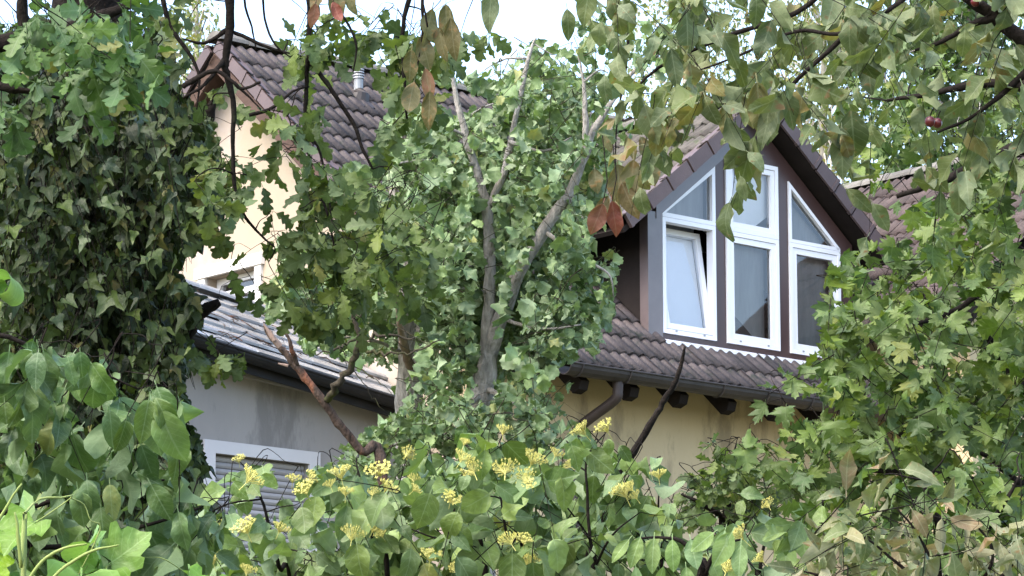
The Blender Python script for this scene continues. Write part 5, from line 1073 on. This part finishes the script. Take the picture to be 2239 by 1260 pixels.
# ---- dead wood
dead = Plant('broken_dead_tree', 'snapped dead trunk with red-brown bark and a crooked mossy side branch', 'dead tree', 870, 17.0, 'round', L_['centre'], M['bark_dead'], 111, 0.08)
dead.limb([('g', 0, 0, -0.1, .05), (838,1050,17.00,0.0270), (790,985,17.00,0.0234), (740,925,17.00,0.0216), (690,860,17.00,0.0202), (645,800,17.00,0.0181), (612,760,17.00,0.0135), (585,728,17.00,0.0090), (577,712,17.00,0.0045)], n=12, rough=0.13, sub=6, wig=.2)
dead.limb([(650,800,17.00,0.0135), (640,765,16.95,0.0118), (632,740,16.95,0.0081), (612,715,16.95,0.0054), (618,722,16.95,0.0045)], n=7)
ms_ = MB()
def moss(pts, n=8):
    q = [(at(a, b, c) - dead.base, r) for a, b, c, r in pts]; P = smooth_path([v for v, _ in q], 5); R = np.interp(np.linspace(0, len(q) - 1, len(P)), range(len(q)), [r for _, r in q]); P = [p + dead.rng.normal(0, .006, 3) for p in P]; ms_.tube(P, R, n)
moss([(712,878,17.00,0.0185),(735,845,16.90,0.0185),(765,805,16.90,0.0175),(782,765,16.90,0.0164),(786,735,16.90,0.0144),(774,700,16.90,0.0103),(768,680,16.90,0.0082),(755,658,16.90,0.0051)])
moss([(785,752,16.90,0.0092),(810,738,16.85,0.0082),(850,735,16.80,0.0072),(905,738,16.80,0.0041)]); moss([(787,765,16.90,0.0092),(815,770,16.85,0.0077),(850,775,16.80,0.0067),(900,773,16.80,0.0051),(960,745,16.80,0.0031)])
moss([(783,740,16.90,0.0072),(760,750,16.85,0.0061),(735,765,16.80,0.0051),(690,775,16.80,0.0025)]); moss([(772,700,16.90,0.0051),(790,685,16.90,0.0041),(805,668,16.90,0.0020)]); moss([(740,760,16.80,0.0041),(752,780,16.80,0.0031),(760,800,16.80,0.0015)]); moss([(768,805,16.90,0.0031),(800,850,16.90,0.0025),(835,895,16.90,0.0015)], 5); moss([(775,800,16.90,0.0031),(815,825,16.90,0.0025),(860,860,16.90,0.0015)], 5)
ms_.build('side_branch', M['bark_moss'], dead.root, smooth=True)
for q, rr_ in (([(612, 758, 16.94), (596, 738, 16.93), (576, 708, 16.93)], [.016, .014, .003]), ([(600, 745, 16.92), (592, 722, 16.92)], [.010, .002]), ([(608, 795, 16.92), (630, 800, 16.92)], [.004, .008])):
    rw = MB(); rw.tube([at(*v) - dead.base for v in q], rr_, 6); rw.build('splintered_wood', M['wood_raw'], dead.root)
sn = MB(); sq = smooth_path([at(*v) - ctr.base for v in ((893, 800, 19.2), (884, 760, 18.9), (877, 725, 18.4), (872, 680, 18.2), (864, 630, 18.1), (857, 590, 18.1))], 5)
sn.tube([p + ctr.rng.normal(0, .003, 3) for p in sq], np.linspace(.026, .009, len(sq)) * ctr.rng.uniform(.85, 1.15, len(sq)), 8)
sno = sn.build('broken_branch', M['wood_raw'], ctr.root, smooth=True); sno['label'] = 'short barkless pinkish broken branch'
stick = Plant('bare_dead_stem', 'bare dark dead stem leaning before the tan wall', 'dead branch', 1290, 14.0, 'round', L_['centre'], M['bark_dark'], 113, 0.08)
stick.limb([('g', 0, 0, -0.1, .04), (1310, 1200, 14, 0.0187), (1345, 1050, 14, 0.0153), (1385, 990, 14, 0.0153), (1425, 925, 14, 0.0136), (1450, 875, 14, 0.0123), (1475, 840, 14, 0.0110), (1490, 795, 14, 0.0085), (1498, 757, 14, 0.0043)], n=9, rough=.10)
stick.limb([(1352, 1030, 14, 0.0187), (1322, 1080, 13.95, 0.0153), (1300, 1150, 13.9, 0.0102)], n=6)

# ---- trees behind the house
def far_tree(name, label, bx, D, top, h_px, w_px, kind, mat, bark, seed, nstr, leaf_len, hang, lean=0, stems=None, crown_y0=None, density=1.0):
    p = Plant(name, label, 'tree', bx, D, kind, mat, bark, seed, leaf_len, nv=3, petiole=0.1)
    r0 = 0.0045 * (1000 - top) / FPX * D * 1.8
    p.limb([('g', 0, 0, -0.3, r0 * 1.6), (bx, 700, D, r0 * 1.2), (bx + lean * .4, 350, D, r0), (bx + lean * .7, 120, D, r0 * .7), (bx + lean, top, D, r0 * .25)], n=8)
    rng = p.rng
    for k in range(nstr):
        y = top + h_px * rng.beta(1.3, 1.1); f = (y - top) / h_px
        half = w_px * (0.30 + 0.7 * math.sin(min(1, f * 1.15) * math.pi * .62))
        x = bx + lean + rng.uniform(-1, 1) * half; dd = D + rng.uniform(-1, 1) * half * D / FPX * 0.8
        q = at(x, y, dd); n = int(rng.integers(14, 34) * density); ln = rng.uniform(.5, 1.0) * hang
        t = np.sort(rng.uniform(0, 1, n)); sway = rng.normal(0, .12, 2)
        P = q + np.stack([sway[0] * t + rng.normal(0, .10, n), sway[1] * t + rng.normal(0, .10, n), -ln * t + rng.normal(0, .05, n)], 1)
        d = unit(rng.normal(0, .6, (n, 3)) + np.array([0, 0, -.8])); nr = rng.normal(0, 1, (n, 3)); nr = unit(nr - d * (nr * d).sum(1)[:, None])
        p.pos.append(P); p.dir.append(d); p.nor.append(nr); p.len.append(leaf_len * rng.uniform(.7, 1.2, n))
        if k % 3 == 0:
            a = at(bx + lean * .8 + (x - bx - lean) * .15, min(y + 30, 700), D)
            p.twigs.tube([a - p.base, (a + q) / 2 + np.array([0, 0, .25]) - p.base, q - p.base, q + np.array([sway[0], sway[1], -ln]) - p.base], [.03, .018, .009, .004], 4, False)
    return p
b1 = far_tree('birch_tree', 'pale birch with hanging yellow-green foliage behind the dormer ridge', 1800, 52, -260, 760, 190, 'birch', L_['birch'], M['bark_birch'], 201, 300, .10, 1.7)
b2 = far_tree('birch_tree', 'birch with thin hanging foliage between the roof and the dormer', 1500, 56, -300, 680, 150, 'birch', L_['birch'], M['bark_birch'], 202, 190, .10, 1.8)
b3 = far_tree('birch_tree', 'sparse yellowish birch behind the gable peak', 430, 54, -60, 480, 95, 'birch', L_['birch'], M['bark_birch'], 203, 120, .10, 1.3)
b4 = far_tree('lime_tree', 'leafy green tree behind the wing roof', 2120, 50, -200, 800, 210, 'round', L_['far'], M['bark'], 204, 230, .13, 1.1)
FAR = (b1, b2, b3, b4)

# ---- fruit
def fruit(label, x, y, D, r):
    p = at(x, y, D); root = empty('plum_fruit', tuple(p)); tag(root, label, 'plum')
    V, F = [], []; n, m_ = 12, 8
    for i in range(m_ + 1):
        t = math.pi * i / m_
        for k in range(n):
            a = 2 * math.pi * k / n; rr_ = r * math.sin(t) * (1 - .10 * math.exp(-(math.cos(a) - 1) ** 2 * 8)); V.append((rr_ * math.cos(a), rr_ * math.sin(a), r * 1.05 * math.cos(t) - (0.25 * r * math.exp(-(t / .35) ** 2))))
    for i in range(m_):
        for k in range(n): F.append((i*n + k, i*n + (k+1) % n, (i+1)*n + (k+1) % n, (i+1)*n + k))
    obj('flesh', mesh_np('flesh', V, F, True), M['berry'], root)
    MB().tube([(0, 0, r * .75), (.002, .001, r * 1.5), (.006, .002, r * 2.4)], .0014, 5).build('stalk', M['bark_dark'], root)
fruit('dark red plum, left one of the pair among the upper leaves', 2034, 266, 6.6, .0105)
fruit('dark red plum, right one of the pair among the upper leaves', 2050, 269, 6.62, .0100)
fruit('red plum near the top edge by the thick bare branch', 2133, 4, 6.58, .0095)

# ------------------------------------------------------------------ which leaves show largest: those become pieces of their own
for p in PLANTS:
    if p.pos: p.stack()
GW, GH = 560, 315; sc_ = GW / W
ids = np.full((GH, GW), -1, np.int64); allp = []; off = 0
for p in PLANTS:
    if not isinstance(p.pos, list):
        n = len(p.pos); allp.append((p, off, n)); off += n
PX = np.concatenate([p.px for p, _, _ in allp]) * sc_; PY = np.concatenate([p.py for p, _, _ in allp]) * sc_; PZ = np.concatenate([p.pz for p, _, _ in allp])
PR = np.concatenate([p.len * FPX / p.pz * 0.27 for p, _, _ in allp]) * sc_
for i in np.argsort(-PZ):
    x0_, x1_, y0_, y1_ = int(PX[i] - PR[i]), int(PX[i] + PR[i]) + 1, int(PY[i] - PR[i]), int(PY[i] + PR[i]) + 1
    if x1_ <= 0 or y1_ <= 0 or x0_ >= GW or y0_ >= GH: continue
    ids[max(0, y0_):y1_, max(0, x0_):x1_] = i
cnt_ = np.bincount(ids[ids >= 0], minlength=off)
tot = 0
for p, o_, n in allp:
    c = cnt_[o_:o_ + n]; ch = np.zeros(n, bool)
    if p not in FAR:
        top_ = np.argsort(-c)[:290]; ch[top_[c[top_] >= 5]] = True
    p.finish(ch, p not in FAR); tot += n
    print(p.root.name, 'leaves', n, 'single', int(ch.sum()))
for p in PLANTS:
    if isinstance(p.pos, list):
        if p.trunk.V: p.trunk.build('trunk', p.bark, p.root, smooth=True)
L_['red'] = leaf_mat('leaf_red', (0.135, 0.05, 0.032), (0.17, 0.075, 0.045), (0.14, 0.08, 0.05), None, 0, 0.5, 0.3, 0.3)
for k, (x, y, ln, ang) in enumerate(((1318, 446, .075, -.35), (1338, 440, .080, .15), (690, 8, .055, -.15), (728, 4, .055, .3))):
    V_, F_, U_ = turn.variants[k % 8]; me = mesh_np('leaf', V_, F_, True, U_); me.materials.append(L_['red'])
    d = unit(np.array([math.sin(ang), .15, -math.cos(ang)])); nr = unit(-FW + np.array([.2, 0, .3]) - d * ((-FW + np.array([.2, 0, .3])) @ d)); sd = np.cross(d, nr)
    p = at(x, y, 7.45) - turn.base; o = obj('leaf', me, None, turn.root); o['label'] = 'orange red leaf'
    o.matrix_local = Matrix(((sd[0]*ln, d[0]*ln, nr[0]*ln, p[0]), (sd[1]*ln, d[1]*ln, nr[1]*ln, p[1]), (sd[2]*ln, d[2]*ln, nr[2]*ln, p[2]), (0, 0, 0, 1)))
    tw = MB(); tw.tube([p, p + np.array([.01, 0, .05]), p + np.array([.0, .02, .16])], .0012, 4); tw.build('leaf_stalk', M['bark_dark'], turn.root)
print('leaves', tot, 'triangles', sum(len(o.data.loops) - 2 * len(o.data.polygons) for o in SC.objects if o.type == 'MESH'))
